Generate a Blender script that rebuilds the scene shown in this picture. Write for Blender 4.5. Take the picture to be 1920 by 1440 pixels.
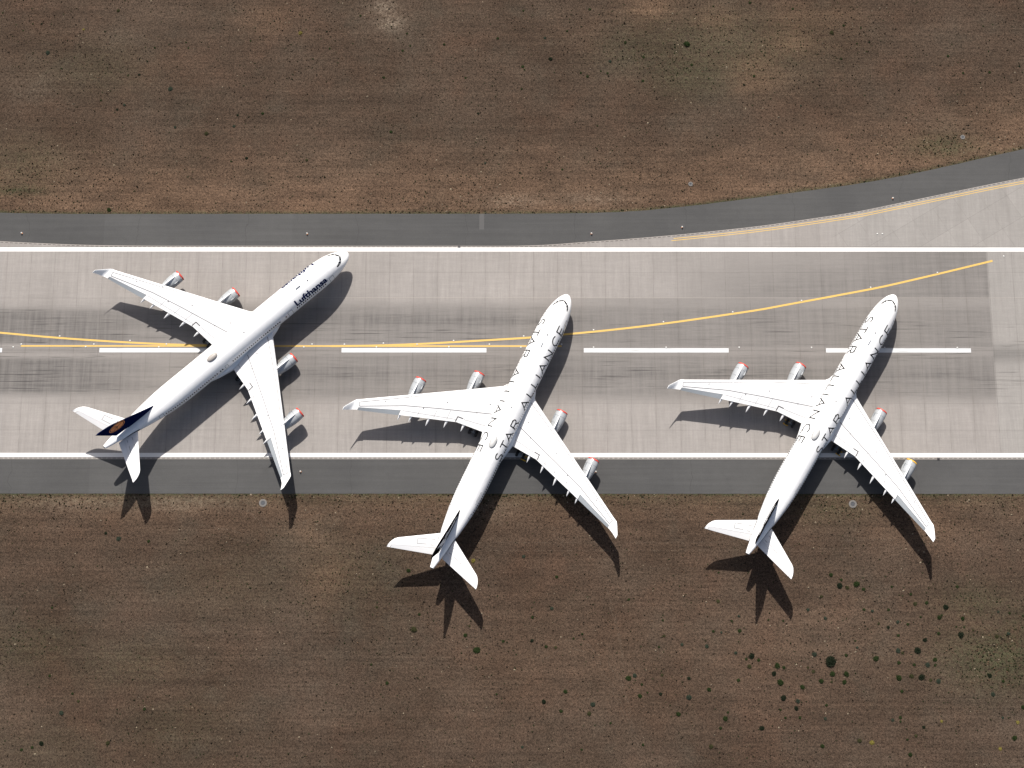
import bpy, bmesh, math, random
import numpy as np
from mathutils import Vector, Matrix

# ---------------------------------------------------------------- camera, world, sun, exposure
for _o in list(bpy.data.objects): bpy.data.objects.remove(_o)
scene = bpy.context.scene
COL = scene.collection
SHOULDER_OUT = [(-139.57, 30.44), (-122.67, 29.99), (-117.05, 29.86), (-111.42, 29.78), (-105.8, 29.73), (-86.71, 29.74), (-50.77, 29.77), (-21.57, 29.78), (-2.14, 29.88), (9.09, 30.26), (21.13, 31.36), (32.41, 32.79), (39.88, 33.83), (49.39, 35.18), (57.33, 36.34), (66.78, 38.08), (76.38, 40.2), (85.91, 42.47), (93.96, 44.35), (114.79, 49.48)]
SHOULDER_IN = [(-139.15, 25.35), (-122.22, 23.68), (-116.05, 23.35), (-109.88, 23.07), (-103.49, 22.85), (-96.1, 22.72), (-86.37, 22.66), (-50.6, 22.66), (-14.83, 22.67), (-9.69, 22.81), (0.82, 23.55), (10.12, 24.26), (19.53, 25.1), (28.85, 26.09), (36.72, 27.01), (49.12, 28.85), (57.04, 30.12), (66.46, 32.11), (76.02, 34.17), (85.5, 36.24), (93.51, 37.88), (114.19, 42.33)]
Y_LEFT = [(-137.47, 5.1), (-120.8, 3.75), (-111.58, 2.89), (-102.27, 2.18), (-93.08, 1.61), (-85.35, 1.25), (-76.52, 1.01), (-67.7, 0.9)]
Y_RIGHT = [(-52.28, 0.88), (-45.67, 0.95), (-34.65, 1.32), (-27.28, 1.72), (-20, 2.16), (-10.96, 2.74), (-4.12, 3.39), (0.63, 3.84), (9.47, 4.81), (16.67, 5.74), (30.88, 7.84), (36.1, 8.65), (42.79, 9.92), (56.21, 12.49), (61.37, 13.51), (69.35, 15.37), (85.63, 19.4)]
Y_STRAIGHT = [(-116.3, 0.91), (-4.58, 0.89)]
LIGHTS = [(-108.38, 3), (-93.79, 2.04), (-86.23, 1.27), (-116.24, 1.26), (-117.86, 0.66), (-101.22, 1.27), (-102.87, 0.7), (-87.78, 0.67), (-56.14, 1.28), (-57.81, 0.65), (-49.44, 1.25), (-41.4, 1.48), (-42.82, 0.65), (-34.43, 1.25), (-26.89, 2.05), (-27.85, 0.68), (-19.48, 1.25), (-12.98, 0.63), (-12.39, 3.01), (-4.57, 1.29), (2.07, 4.35), (2.03, 0.63), (16.57, 6.09), (31, 8.21), (45.37, 10.69), (59.87, 13.57), (73.96, 16.8), (88.04, 20.4), (17.01, 0.61), (32.09, 0.62), (47.03, 0.6), (62.11, 0.58), (77.12, 0.57), (61.85, 25.35), (62.91, 25.35)]
MARKERS = [(-117.75, 25.41), (-57.83, 25.31), (1.85, 25.34), (20.91, 26.76), (65.48, 33.21), (-57.71, -25.52), (2.18, -25.55), (62, -25.53)]
DRAINS = [(-65.12, -31.95), (54.01, -32.13), (81.1, 47.04), (22.94, 36.43)]
BOXES = [(-25.93, 22.55), (71.84, -22.82)]
CHOCKS = [(41.24, -15.3), (51.69, -21.58), (-12.32, -22.7)]
JUNC = [(63.5, 24.8), (75.83, 32.86), (92.9, 29.3), (83.75, 23.16), (76.31, 33.21), (80.83, 24.57)]
SHRUBS = [(48.17, -63.63, 1.14, 2), (22.95, 68.48, 0.73, 0), (65.46, -61.48, 0.7, 2), (-21.76, -61.46, 0.7, 0), (74.21, -58.41, 0.66, 2), (-34.23, -57.4, 0.66, 3), (38.09, -67.77, 0.64, 0), (32.57, -62.63, 0.64, 2), (50.59, -48.68, 0.64, 2), (65.95, -66.72, 0.64, 2), (61.51, -66.87, 0.62, 0), (48.41, -66.1, 0.6, 0), (53.98, -48.35, 0.6, 0), (57.11, -63.11, 0.6, 0), (27.03, -74.77, 0.59, 0), (38.58, -70.77, 0.59, 2), (51.13, -66.1, 0.55, 0), (46.16, -67.49, 0.55, 0), (37.6, -64.51, 0.55, 0), (71.54, -52.92, 0.55, 2), (19.99, -70.64, 0.55, 1), (8.17, -66.95, 0.55, 0), (50.7, -67.66, 0.51, 0), (36.9, -66.03, 0.51, 2), (45.06, -62.27, 0.51, 1), (61.62, -61.5, 0.51, 1), (55.55, -79.37, 0.51, 4), (83.46, -78.5, 0.51, 0), (-115, 66.43, 0.51, 1), (-88.14, 58.06, 0.51, 1), (-79.99, 47.79, 0.51, 3), (-99.79, 30.64, 0.51, 0), (54.27, 71.19, 0.51, 3), (69.24, -67.48, 0.49, 1), (42.43, -68.67, 0.48, 0), (67.26, -64.32, 0.48, 1), (34.11, -76.61, 0.48, 2), (41.38, -71.43, 0.48, 1), (62.89, -81.68, 0.48, 0), (53.14, -79.03, 0.48, 3), (-8.53, -71.52, 0.48, 2), (1.1, -72.03, 0.48, 1), (17.85, -73.91, 0.48, 0), (-93.83, -39.23, 0.48, 1), (-106.75, -79.59, 0.48, 2), (-93.76, -79.51, 0.48, 3), (32.07, -64.65, 0.46, 3), (52.09, -49.03, 0.46, 3), (68.82, -63.28, 0.46, 0), (63.98, -66.54, 0.46, 3), (48.97, -46.5, 0.44, 0), (23.78, -60.71, 0.44, 1), (23.96, -69.14, 0.44, 0), (65.47, -52.31, 0.44, 3), (70.09, -54.99, 0.44, 0), (74.76, -55.16, 0.44, 0), (67.02, -59.4, 0.44, 2), (81.27, -58.73, 0.44, 3), (79.41, -66.4, 0.44, 2), (41.05, -72.77, 0.44, 2), (79.78, -70.03, 0.44, 1), (45.87, -80.05, 0.44, 0), (24.1, -80.16, 0.44, 3), (85.55, -72.54, 0.44, 0), (-35.54, -45.68, 0.44, 0), (-24.06, -58.52, 0.44, 0), (-4.29, -69.55, 0.44, 0), (0.35, -73.82, 0.44, 3), (9.4, -66.43, 0.44, 1), (10.38, -70.41, 0.44, 0), (-22.56, -43.63, 0.44, 4), (-103.2, -73.73, 0.44, 1), (-100.32, 76.33, 0.44, 3), (-60.61, 71.1, 0.44, 4), (-6.54, 64.99, 0.44, 2), (30.36, -57.61, 0.42, 0), (38.9, -64.85, 0.4, 0), (51.29, -62.5, 0.4, 0), (29.84, -67.34, 0.4, 0), (20.08, -66.94, 0.4, 2), (47.48, -55.14, 0.4, 1), (46.87, -50.81, 0.4, 3), (44.66, -65.63, 0.4, 3), (26.29, -51.79, 0.4, 3), (67.79, -52.04, 0.4, 0), (61.83, -55.87, 0.4, 1), (83.65, -58.16, 0.4, 1), (62.44, -61.97, 0.4, 3), (61.62, -63.89, 0.4, 0), (80.55, -80.55, 0.4, 4), (84.3, -75.46, 0.4, 4), (-10.81, -59.6, 0.4, 2), (-12.48, -42.81, 0.4, 1), (-6.87, -53.2, 0.4, 1), (-39.38, -67.9, 0.4, 0), (-40.68, 48.2, 0.4, 0), (33.95, -63.38, 0.37, 0), (29.48, -61.98, 0.37, 1), (44.14, -53.46, 0.37, 1), (55.35, -49.35, 0.37, 0), (56.86, -53.72, 0.37, 1), (59.89, -56.94, 0.37, 2), (69.82, -58.12, 0.37, 0), (64.63, -64.29, 0.37, 0), (67.71, -67.27, 0.37, 3), (81.97, -67.49, 0.37, 0), (74.09, -48.84, 0.37, 0), (46.62, -74.76, 0.37, 1), (61.92, -69.45, 0.37, 0), (59.84, -75.03, 0.37, 1), (61.36, -74.58, 0.37, 0), (65.86, -76.39, 0.37, 2), (-8.03, -60.79, 0.37, 0), (-5.84, -46.92, 0.37, 0), (-5.16, -73.37, 0.37, 0), (14.48, -70.02, 0.37, 2), (18.87, -60.33, 0.37, 1), (15.34, -58.65, 0.37, 3), (-71.19, 42.22, 0.37, 2), (-68.11, 52.42, 0.37, 0), (-74.15, 49.49, 0.37, 1), (-58.42, 41.82, 0.37, 3), (-7.74, 69.93, 0.37, 1), (6.28, 64.45, 0.37, 1), (9.6, 68.81, 0.37, 0), (1.35, 60.95, 0.37, 0), (-12.55, 63.21, 0.37, 0), (-96.53, -38.14, 0.36, 2), (-87.84, -39.78, 0.36, 0), (-100.01, -71.49, 0.36, 3), (-86.98, -72.98, 0.36, 0), (-110.54, -80.81, 0.36, 0), (61.78, -58.56, 0.35, 0), (31.5, -63.17, 0.33, 0), (25.15, -57.73, 0.33, 0), (43.64, -64.85, 0.33, 3), (51, -47.47, 0.33, 0), (64.7, -50.36, 0.33, 0), (55.21, -53.42, 0.33, 0), (60.14, -53.46, 0.33, 0), (63.79, -56.31, 0.33, 0), (58.02, -56.22, 0.33, 3), (68.72, -64.41, 0.33, 0), (83.08, -65.27, 0.33, 3), (41.68, -74.59, 0.33, 0), (47.01, -72.18, 0.33, 0), (69.41, -75.26, 0.33, 4), (26.04, -76.58, 0.33, 0), (81.4, -74.57, 0.33, 1), (64.24, -78.1, 0.33, 3), (-33.22, -54.41, 0.33, 0), (-16.55, -59.71, 0.33, 0), (-6.17, -60.9, 0.33, 3), (-10.73, -54.97, 0.33, 0), (10.81, -79.83, 0.33, 0), (-12.77, -80.25, 0.33, 1), (-41.69, -52.96, 0.33, 3), (14.8, -66.32, 0.33, 3), (-97.82, 54.37, 0.33, 1), (-86.69, 49.24, 0.33, 1), (-29.51, 68.39, 0.33, 0), (-42.35, 60.69, 0.33, 0), (2.04, 76.67, 0.33, 0), (-17.93, 69.85, 0.33, 0), (13.28, 59.92, 0.33, 0), (13.5, 65.41, 0.33, 0), (79.12, 65.7, 0.33, 0), (87.83, 61.9, 0.33, 0), (37.17, 61.03, 0.33, 0), (56.92, 72.86, 0.33, 0), (23.79, 63.63, 0.33, 0), (36.82, 78.23, 0.33, 0), (46.1, 76.76, 0.33, 0), (-106.01, -66.55, 0.32, 0), (-108.5, -80.36, 0.32, 0), (30.3, -54.7, 0.31, 1), (28.86, -55.67, 0.29, 0), (26.73, -57.96, 0.29, 1), (48.17, -67.63, 0.29, 3), (61.05, -48.85, 0.29, 0), (53.56, -60.93, 0.29, 1), (81.92, -53.84, 0.29, 1), (84.16, -54.1, 0.29, 0), (76.73, -57.5, 0.29, 3), (27.59, -73.56, 0.29, 0), (61.33, -75.3, 0.29, 0), (38.82, -74.59, 0.29, 0), (37.9, -73.08, 0.29, 0), (62.53, -78.78, 0.29, 0), (10.77, -68.16, 0.29, 0), (-42.6, -64.29, 0.29, 0), (-0.87, -58.27, 0.29, 0), (8.51, -51.42, 0.29, 0), (4.55, -75.67, 0.29, 0), (-1.18, -80.75, 0.29, 0), (-23.26, -56.73, 0.29, 3), (-91.97, 67.64, 0.29, 0), (-94.98, 61.35, 0.29, 2), (-99.32, 53.31, 0.29, 2), (-73.45, 52.01, 0.29, 2), (-107.58, 71.93, 0.29, 4), (-22.06, 52.42, 0.29, 2), (-4.18, 39.7, 0.29, 0), (-0.06, 61.77, 0.29, 0), (5.67, 61.69, 0.29, 0), (-2.93, 71.52, 0.29, 0), (-12.42, 76.33, 0.29, 0), (-38.43, 66.94, 0.29, 0), (-20.5, 41.1, 0.29, 1), (34.93, 59.06, 0.29, 2), (82.13, 61.74, 0.29, 0), (56.07, 65.08, 0.29, 0), (-106.38, -53.08, 0.28, 0), (-101.28, -69.96, 0.28, 0), (39.07, -55.67, 0.27, 0), (70.65, -54.55, 0.27, 0), (66.42, -54.9, 0.27, 0), (26.54, -46.01, 0.26, 0), (86.81, -54.68, 0.26, 0), (74.97, -56.89, 0.26, 0), (-2.6, -59.18, 0.26, 0), (15.16, -55.59, 0.26, 0), (14.31, -60.85, 0.26, 0), (11.86, -69.75, 0.26, 0), (-17.83, -70.07, 0.26, 0), (-116.71, 73.26, 0.26, 2), (-102.94, 71.43, 0.26, 2), (-102.86, 55.43, 0.26, 0), (-54.17, 67.43, 0.26, 0), (-74.44, 41.54, 0.26, 0), (-12.79, 58.07, 0.26, 0), (-13.14, 38.94, 0.26, 2), (-24.82, 60.61, 0.26, 0), (-37.54, 70.97, 0.26, 0), (-47.7, 75.16, 0.26, 0), (-12.17, 62.51, 0.26, 0), (-36.84, 68.06, 0.26, 0), (62.34, 68.9, 0.26, 2), (94.35, 63.35, 0.26, 2), (46.95, 54.23, 0.26, 1), (60.66, 72.28, 0.26, 0), (59.61, 68.61, 0.26, 0), (53.19, -59.58, 0.24, 0), (36.16, -55.49, 0.22, 0), (73.42, -56.85, 0.22, 0), (-118.64, 73.22, 0.22, 0), (-84.68, 67.55, 0.22, 0), (-85.24, 68.88, 0.22, 0), (-93.38, 64.44, 0.22, 2), (-71.35, 69.22, 0.22, 0), (-54.93, 71.39, 0.22, 2), (-111.82, 62.79, 0.22, 0), (-97.38, 61.14, 0.22, 0), (-57.75, 65.07, 0.22, 0), (-125.37, 75.82, 0.22, 0), (-120.65, 71.63, 0.22, 0), (-12.65, 37.82, 0.22, 0), (0.16, 72.56, 0.22, 2), (3.36, 49.58, 0.22, 0), (4.26, 62.18, 0.22, 0), (69.31, 51.46, 0.22, 0), (42.73, 48.01, 0.22, 2), (27.8, 44.85, 0.22, 2), (54.37, 44.13, 0.22, 0), (87.11, 72.7, 0.22, 0), (28.88, 77.39, 0.22, 0), (80.12, 68.4, 0.18, 0), (61.63, 66.74, 0.18, 0)]
PLANES = [[-48.7125, 19.7922, 0.7242], [-3.2869, 10.7697, 1.1249], [63.929, 10.7224, 1.0292]]
CAM_R = [[0.9999996, -0.0002614, 0.0008685], [0.0004642, 0.9701422, -0.2425365], [-0.0007792, 0.2425368, 0.9701419]]
# cam [-14.504098684215858, -94.33897319753181, 348.6669426407133, 0.24497991245761194, 0.0007791820685104057, 0.00046424685627547037, 3280.4575696238076] sun [0.11169807153340798, -0.8098205025475189]
TRACKS = [[(-49.37, -31.8), (-54.35, -34.56), (-60.46, -37.89)], [(-48.55, -33.38), (-51.93, -38.08), (-54.91, -42.37)], [(-78.2, -31.02), (-73.09, -32.2), (-67.97, -33.78), (-63.57, -37.7), (-60.33, -41.99)], [(-70.02, -31.02), (-66.39, -34.56), (-62.7, -40.43)], [(-79.85, -37.7), (-71.65, -39.07), (-68.13, -40.04)], [(-42.71, -37.06), (-40.06, -35.25), (-37.4, -33.8), (-32.76, -31.79)], [(-38.28, -34.52), (-32.92, -33.34), (-27.37, -32.34)], [(-6.58, -38.13), (-5.17, -41.37), (-3.05, -44.24)], [(-5.15, -38.13), (-3.92, -41.01)], [(-8.82, -63.65), (-6.35, -61.91), (-3.18, -61.04), (0.33, -61.91), (2.07, -64.0), (3.43, -67.47)], [(3.99, -50.65), (5.69, -55.95), (6.68, -60.86), (7.32, -65.04)], [(2.04, -66.43), (5.15, -69.89), (7.17, -74.71), (10.18, -82.21)], [(4.18, -63.65), (6.57, -68.51), (8.89, -76.08)], [(19.49, -33.78), (21.61, -34.86)], [(16.11, -34.59), (17.17, -35.41), (18.73, -37.58)], [(-33.59, -41.62), (16.65, -41.6), (63.05, -41.0)], [(11.35, -45.13), (23.36, -45.19)]]

cam_d = bpy.data.cameras.new('camera'); cam = bpy.data.objects.new('camera', cam_d); COL.objects.link(cam)
cam_d.sensor_fit = 'HORIZONTAL'; cam_d.sensor_width = 36.0; cam_d.lens = 3280.46/1920*36.0
cam_d.clip_start = 1.0; cam_d.clip_end = 9000.0
cam.matrix_world = Matrix.Translation((-14.504, -94.339, 348.667)) @ Matrix(CAM_R).to_4x4()
scene.camera = cam

SUN_VEC = Vector((-0.1117, 0.8098, 1.0)).normalized()       # towards the sun
elev = math.asin(SUN_VEC.z); azim = math.atan2(SUN_VEC.x, SUN_VEC.y)
world = bpy.data.worlds.new('World'); scene.world = world; world.use_nodes = True
wn = world.node_tree.nodes; wl = world.node_tree.links
bg = wn['Background']; sky = wn.new('ShaderNodeTexSky'); sky.sky_type = 'NISHITA'; sky.sun_disc = False
sky.sun_elevation = elev; sky.sun_rotation = azim; sky.altitude = 100; sky.air_density = 1.0; sky.dust_density = 4.0; sky.ozone_density = 0.6
wl.new(sky.outputs[0], bg.inputs[0]); bg.inputs[1].default_value = 0.066
sun_d = bpy.data.lights.new('sun', 'SUN'); sun_d.energy = 4.3; sun_d.angle = math.radians(0.5); sun_d.color = (1.0, 0.955, 0.90)
sun = bpy.data.objects.new('sun', sun_d); COL.objects.link(sun)
sun.rotation_euler = SUN_VEC.to_track_quat('Z', 'Y').to_euler()
vs = scene.view_settings; vs.view_transform = 'Standard'; vs.look = 'None'; vs.gamma = 1.0; vs.exposure = 0.72
vs.use_curve_mapping = False
scene.render.resolution_x = 1024; scene.render.resolution_y = 768

KG = .70      # scales pavement, grass, plant and fitting colours down to balance the exposure
def gk(c): return tuple(q*KG for q in c)
# ---------------------------------------------------------------- helpers
rnd = random.Random(11)
def tag(o, label=None, cat=None, group=None, kind=None):
    if label: o['label'] = label
    if cat: o['category'] = cat
    if group: o['group'] = group
    if kind: o['kind'] = kind
    return o
def link(name, me, mats, parent=None, smooth=None):
    o = bpy.data.objects.new(name, me); COL.objects.link(o)
    for m in (mats if isinstance(mats, (list, tuple)) else [mats]): me.materials.append(m)
    if parent: o.parent = parent
    return o
class MB:
    def __init__(s): s.v = []; s.f = []; s.m = []; s.s = []
    def add(s, vs_, fs_, mi=0, sm=True):
        b = len(s.v); s.v += [tuple(p) for p in vs_]
        for f in fs_: s.f.append(tuple(b+i for i in f)); s.m.append(mi); s.s.append(sm)
    def grid(s, rows, mi=0, sm=True, closed=False):
        n = len(rows[0]); vs_ = [p for r in rows for p in r]; fs_ = []
        for i in range(len(rows)-1):
            for j in range(n if closed else n-1):
                k = (j+1) % n
                fs_.append((i*n+j, i*n+k, (i+1)*n+k, (i+1)*n+j))
        s.add(vs_, fs_, mi, sm)
    def loft(s, rings, mi=0, cap=True, sm=True):
        s.grid(rings, mi, sm, closed=True)
        if cap:
            for r in (rings[0], rings[-1]): s.add(r, [tuple(range(len(r)))], mi, False)
    def box(s, c, d, mi=0, rot=0):
        cx, cy, cz = c; x, y, z = (q/2 for q in d); cr, sr = math.cos(rot), math.sin(rot)
        vs_ = [(cx+cr*a-sr*b, cy+sr*a+cr*b, cz+e) for a, b, e in
               [(-x,-y,-z),(x,-y,-z),(x,y,-z),(-x,y,-z),(-x,-y,z),(x,-y,z),(x,y,z),(-x,y,z)]]
        s.add(vs_, [(0,3,2,1),(4,5,6,7),(0,1,5,4),(1,2,6,5),(2,3,7,6),(3,0,4,7)], mi, False)
    def tube(s, a, b, ra, rb, n=12, mi=0):
        a = Vector(a); b = Vector(b); d = (b-a).normalized()
        u = d.cross(Vector((0,0,1)) if abs(d.z) < .9 else Vector((1,0,0))).normalized(); w = d.cross(u)
        R = [[p + (u*math.cos(t)+w*math.sin(t))*r for t in [2*math.pi*i/n for i in range(n)]] for p, r in ((a, ra), (b, rb))]
        s.loft(R, mi)
    def build(s, name, mats, parent=None, weld=0.0005, recalc=True):
        me = bpy.data.meshes.new(name); me.from_pydata(s.v, [], s.f)
        me.polygons.foreach_set('material_index', s.m); me.polygons.foreach_set('use_smooth', s.s)
        if recalc:
            bm = bmesh.new(); bm.from_mesh(me)
            if weld: bmesh.ops.remove_doubles(bm, verts=bm.verts, dist=weld)
            bmesh.ops.recalc_face_normals(bm, faces=bm.faces)
            for e in bm.edges:
                if len(e.link_faces) == 2 and e.calc_face_angle(0) > math.radians(38): e.smooth = False
            bm.to_mesh(me); bm.free()
        me.update()
        return link(name, me, mats, parent)

# ---------------------------------------------------------------- material helpers
def newmat(name):
    m = bpy.data.materials.new(name); m.use_nodes = True
    nt = m.node_tree; return m, nt, nt.nodes['Principled BSDF']
class NT:
    def __init__(s, nt): s.nt = nt
    def n(s, t, **k):
        o = s.nt.nodes.new(t)
        for a, b in k.items(): setattr(o, a, b)
        return o
    def l(s, a, b): s.nt.links.new(a, b)
    def setin(s, i, v):
        if isinstance(v, (int, float, tuple)): i.default_value = v
        else: s.l(v, i)
    def math(s, op, a, b=0.0, c=0.0, clamp=False):
        o = s.n('ShaderNodeMath', operation=op, use_clamp=clamp)
        s.setin(o.inputs[0], a); s.setin(o.inputs[1], b); s.setin(o.inputs[2], c); return o.outputs[0]
    def pos(s):
        g = s.n('ShaderNodeNewGeometry'); x = s.n('ShaderNodeSeparateXYZ'); s.l(g.outputs['Position'], x.inputs[0]); return x.outputs[0], x.outputs[1]
    def vec(s, x, y, z=0.0):
        o = s.n('ShaderNodeCombineXYZ'); s.setin(o.inputs[0], x); s.setin(o.inputs[1], y); s.setin(o.inputs[2], z); return o.outputs[0]
    def noise(s, v, scale=1.0, det=2.0, rough=.5):
        o = s.n('ShaderNodeTexNoise'); s.l(v, o.inputs['Vector']); o.inputs['Scale'].default_value = scale
        o.inputs['Detail'].default_value = det; o.inputs['Roughness'].default_value = rough; return o.outputs[0]
    def white(s, v):
        o = s.n('ShaderNodeTexWhiteNoise'); s.l(v, o.inputs['Vector']); return o.outputs['Value']
    def mr(s, v, a, b, c=0.0, d=1.0):
        o = s.n('ShaderNodeMapRange'); s.setin(o.inputs[0], v)
        for i, q in enumerate((a, b, c, d)): o.inputs[i+1].default_value = q
        return o.outputs[0]
    def mix(s, f, a, b, mode='MIX'):
        o = s.n('ShaderNodeMix', data_type='RGBA', blend_type=mode); s.setin(o.inputs[0], f)
        for i, q in ((6, a), (7, b)):
            if isinstance(q, tuple): o.inputs[i].default_value = (*q, 1.0) if len(q) == 3 else q
            else: s.l(q, o.inputs[i])
        return o.outputs[2]
    def scale(s, col, f):       # multiply a colour by a scalar
        o = s.n('ShaderNodeVectorMath', operation='SCALE'); s.setin(o.inputs[0], col); s.setin(o.inputs['Scale'], f); return o.outputs[0]
    def attr(s, name):
        o = s.n('ShaderNodeAttribute', attribute_name=name); x = s.n('ShaderNodeSeparateColor'); s.l(o.outputs['Color'], x.inputs[0]); return x.outputs
def plain(name, col, rough=.5, metal=0.0, coat=0.0, var=0.0, vs_=1.5, spec=.5):
    m, nt, b = newmat(name); N = NT(nt)
    b.inputs['Roughness'].default_value = rough; b.inputs['Metallic'].default_value = metal
    b.inputs['Coat Weight'].default_value = coat; b.inputs['Specular IOR Level'].default_value = spec
    if var:
        tc = N.n('ShaderNodeTexCoord').outputs['Object']
        n1 = N.noise(tc, vs_, 4, .6); N.l(N.scale(N.mix(0.0, col, col), N.mr(n1, .3, .7, 1-var, 1+var*.4)), b.inputs['Base Color'])
    else: b.inputs['Base Color'].default_value = (*col, 1)
    return m
# ================================================================= AIRCRAFT
M = {}
M['white'] = plain('white_paint', (.76,.76,.755), .32, coat=.3, var=.05)
M['wingw'] = plain('wing_paint', (.63,.63,.63), .42, var=.03, vs_=.8)
M['grey'] = plain('light_grey_paint', (.27,.29,.305), .4, var=.06)
M['line'] = plain('seam', (.03,.03,.032), .7)
M['lineL'] = plain('seam_light', (.085,.085,.09), .7)
M['nac'] = plain('nacelle_paint', (.34,.355,.365), .33, coat=.3, var=.08)
M['metal'] = plain('bare_metal', (.45,.45,.46), .3, metal=.8)
M['dark'] = plain('dark_metal', (.05,.05,.055), .5, metal=.4)
M['glass'] = plain('cockpit_glass', (.012,.014,.017), .08)
M['win'] = plain('cabin_glass', (.015,.018,.022), .15)
M['navy'] = plain('navy_paint', (.005,.010,.050), .6, spec=.0)
M['orange'] = plain('orange_paint', (.85,.27,.03), .4)
M['black'] = plain('black_paint', (.005,.005,.0055), .6, spec=.0)
M['silver'] = plain('silver_paint', (.70,.71,.73), .4, metal=.0, var=.15)
M['red'] = plain('red_cover', (.50,.045,.028), .6)
M['yellow'] = plain('yellow_cover', (.62,.34,.025), .6)
M['rubber'] = plain('tyre_rubber', (.012,.012,.012), .8)
M['dome'] = plain('radome_beige', (.30,.275,.25), .5)
M['domeg'] = plain('radome_grey', (.42,.42,.41), .5)
M['primer'] = plain('brown_primer', (.10,.05,.03), .6)

def V(x, y, z): return Vector((32.0-x, -y, z))     # x aft of nose, y to starboard
def pchip(xs, ys):
    xs = np.array(xs, float); ys = np.array(ys, float); h = np.diff(xs); d = np.diff(ys)/h; m = np.zeros(len(xs))
    m[0] = d[0]; m[-1] = d[-1]
    for i in range(1, len(xs)-1):
        m[i] = 0 if d[i-1]*d[i] <= 0 else (h[i-1]+h[i])/(h[i-1]/d[i]+h[i]/d[i-1])
    def f(x):
        i = min(max(int(np.searchsorted(xs, x))-1, 0), len(h)-1); t = (x-xs[i])/h[i]
        return float((2*t**3-3*t**2+1)*ys[i]+(t**3-2*t**2+t)*h[i]*m[i]+(-2*t**3+3*t**2)*ys[i+1]+(t**3-t**2)*h[i]*m[i+1])
    return f
HW = pchip([0,.15,.5,1,2,3,4,5,6,7,8,9.5,30,44,47,50,52,54,56,58,60,61.5,62.6,63.1],
           [.03,.42,.82,1.19,1.68,2.03,2.28,2.47,2.61,2.71,2.78,2.82,2.82,2.82,2.75,2.52,2.28,2.0,1.68,1.33,.97,.72,.5,.38])
ZT = pchip([0,.15,.5,1,2,3,4,5,6,7,8,9.5,30,50,54,58,61,63.1],
           [4.03,4.40,4.74,5.12,5.83,6.58,7.13,7.48,7.71,7.87,7.96,8.02,8.02,8.02,8.0,7.96,7.93,7.88])
ZB = pchip([0,.15,.5,1,2,3,4,6,9,30,42,44,47,50,54,58,61,63.1],
           [3.97,3.58,3.25,2.98,2.68,2.52,2.44,2.39,2.38,2.38,2.38,2.52,3.1,3.88,5.02,6.12,6.85,7.2])
ZC = lambda x: (4.0+1.2*min(x/9.0, 1.0)**.8) if x < 30 else (5.2 if x < 42 else max(5.2, (ZT(x)+ZB(x))/2))
def fus(x, arc, off=0.0):
    """point on the fuselage skin: arc = metres from the crown, + to starboard"""
    th = arc/2.82; zc = ZC(x); hw = HW(x); hz = (ZT(x)-zc) if math.cos(th) >= 0 else (zc-ZB(x))
    s, c = math.sin(th), math.cos(th); n = Vector((0, s/hw, c/hz)).normalized()
    return V(x, hw*s+n.y*off, zc+hz*c+n.z*off)
def skin_patch(mb, corners, off, nx=6, na=6, mi=0):
    """bilinear patch (corners in (x, arc)) laid on the skin"""
    (a, b, c, d) = corners; rows = []
    for i in range(nx+1):
        u = i/nx; r = []
        for j in range(na+1):
            v = j/na
            px = (a[0]*(1-v)+b[0]*v)*(1-u)+(d[0]*(1-v)+c[0]*v)*u; pa = (a[1]*(1-v)+b[1]*v)*(1-u)+(d[1]*(1-v)+c[1]*v)*u
            r.append(fus(px, pa, off))
        rows.append(r)
    mb.grid(rows, mi)
def ribbon(mb, pts, w, mapf, step=.16, mi=0):
    """stroke of width w along a polyline in a flat plane, mapped by mapf(u, v)"""
    P = [Vector(pts[0])]
    for a, b in zip(pts, pts[1:]):
        a = Vector(a); b = Vector(b); n = max(1, int((b-a).length/step))
        for i in range(1, n+1): P.append(a.lerp(b, i/n))
    L = []
    for i, p in enumerate(P):
        d0 = (P[i]-P[i-1]).normalized() if i else None; d1 = (P[i+1]-P[i]).normalized() if i < len(P)-1 else None
        if d0 is None: d0 = d1
        if d1 is None: d1 = d0
        t = (d0+d1); t = t.normalized() if t.length > 1e-4 else d0
        n = Vector((-t.y, t.x)); k = max(.45, n.dot(Vector((-d0.y, d0.x)))); hw = w/2/k
        L.append([mapf(*(p+n*hw)), mapf(*p), mapf(*(p-n*hw))])
    mb.grid(L, mi)
def arcp(cx, cy, rx, ry, a0, a1, n=12): return [(cx+rx*math.cos(math.radians(a0+(a1-a0)*i/n)), cy+ry*math.sin(math.radians(a0+(a1-a0)*i/n))) for i in range(n+1)]
# thin upright capitals in a box 1 high; (strokes, width)
GLY = {
 'S': ([arcp(.46,.755,.36,.245,40,270,14)[:-1]+arcp(.46,.255,.42,.255,90,-145,14)], .92),
 'T': ([[(0,1),(.92,1)], [(.46,1),(.46,0)]], .92),
 'A': ([[(0,0),(.56,1),(1.12,0)], [(.2,.36),(.92,.36)]], 1.12),
 'R': ([[(0,0),(0,1),(.55,1)]+arcp(.55,.75,.32,.25,90,-90,10)+[(0,.5)], [(.5,.5),(.92,0)]], .92),
 'L': ([[(0,1),(0,0),(.62,0)]], .62), 'I': ([[(0,1),(0,0)]], 0.0),
 'N': ([[(0,0),(0,1),(.98,0),(.98,1)]], .98),
 'C': ([arcp(.6,.5,.6,.5,52,308,20)], .95), 'E': ([[(.8,1),(0,1),(0,0),(.8,0)], [(0,.52),(.72,.52)]], .8)}
HT = 1.78
LET_ST = [('S',37.4),('T',34.8),('A',32.67),('R',29.95),('A',25.48),('L',22.9),('L',20.7),('I',19.04),('A',17.02),('N',14.15),('C',10.95),('E',8.4)]
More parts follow.
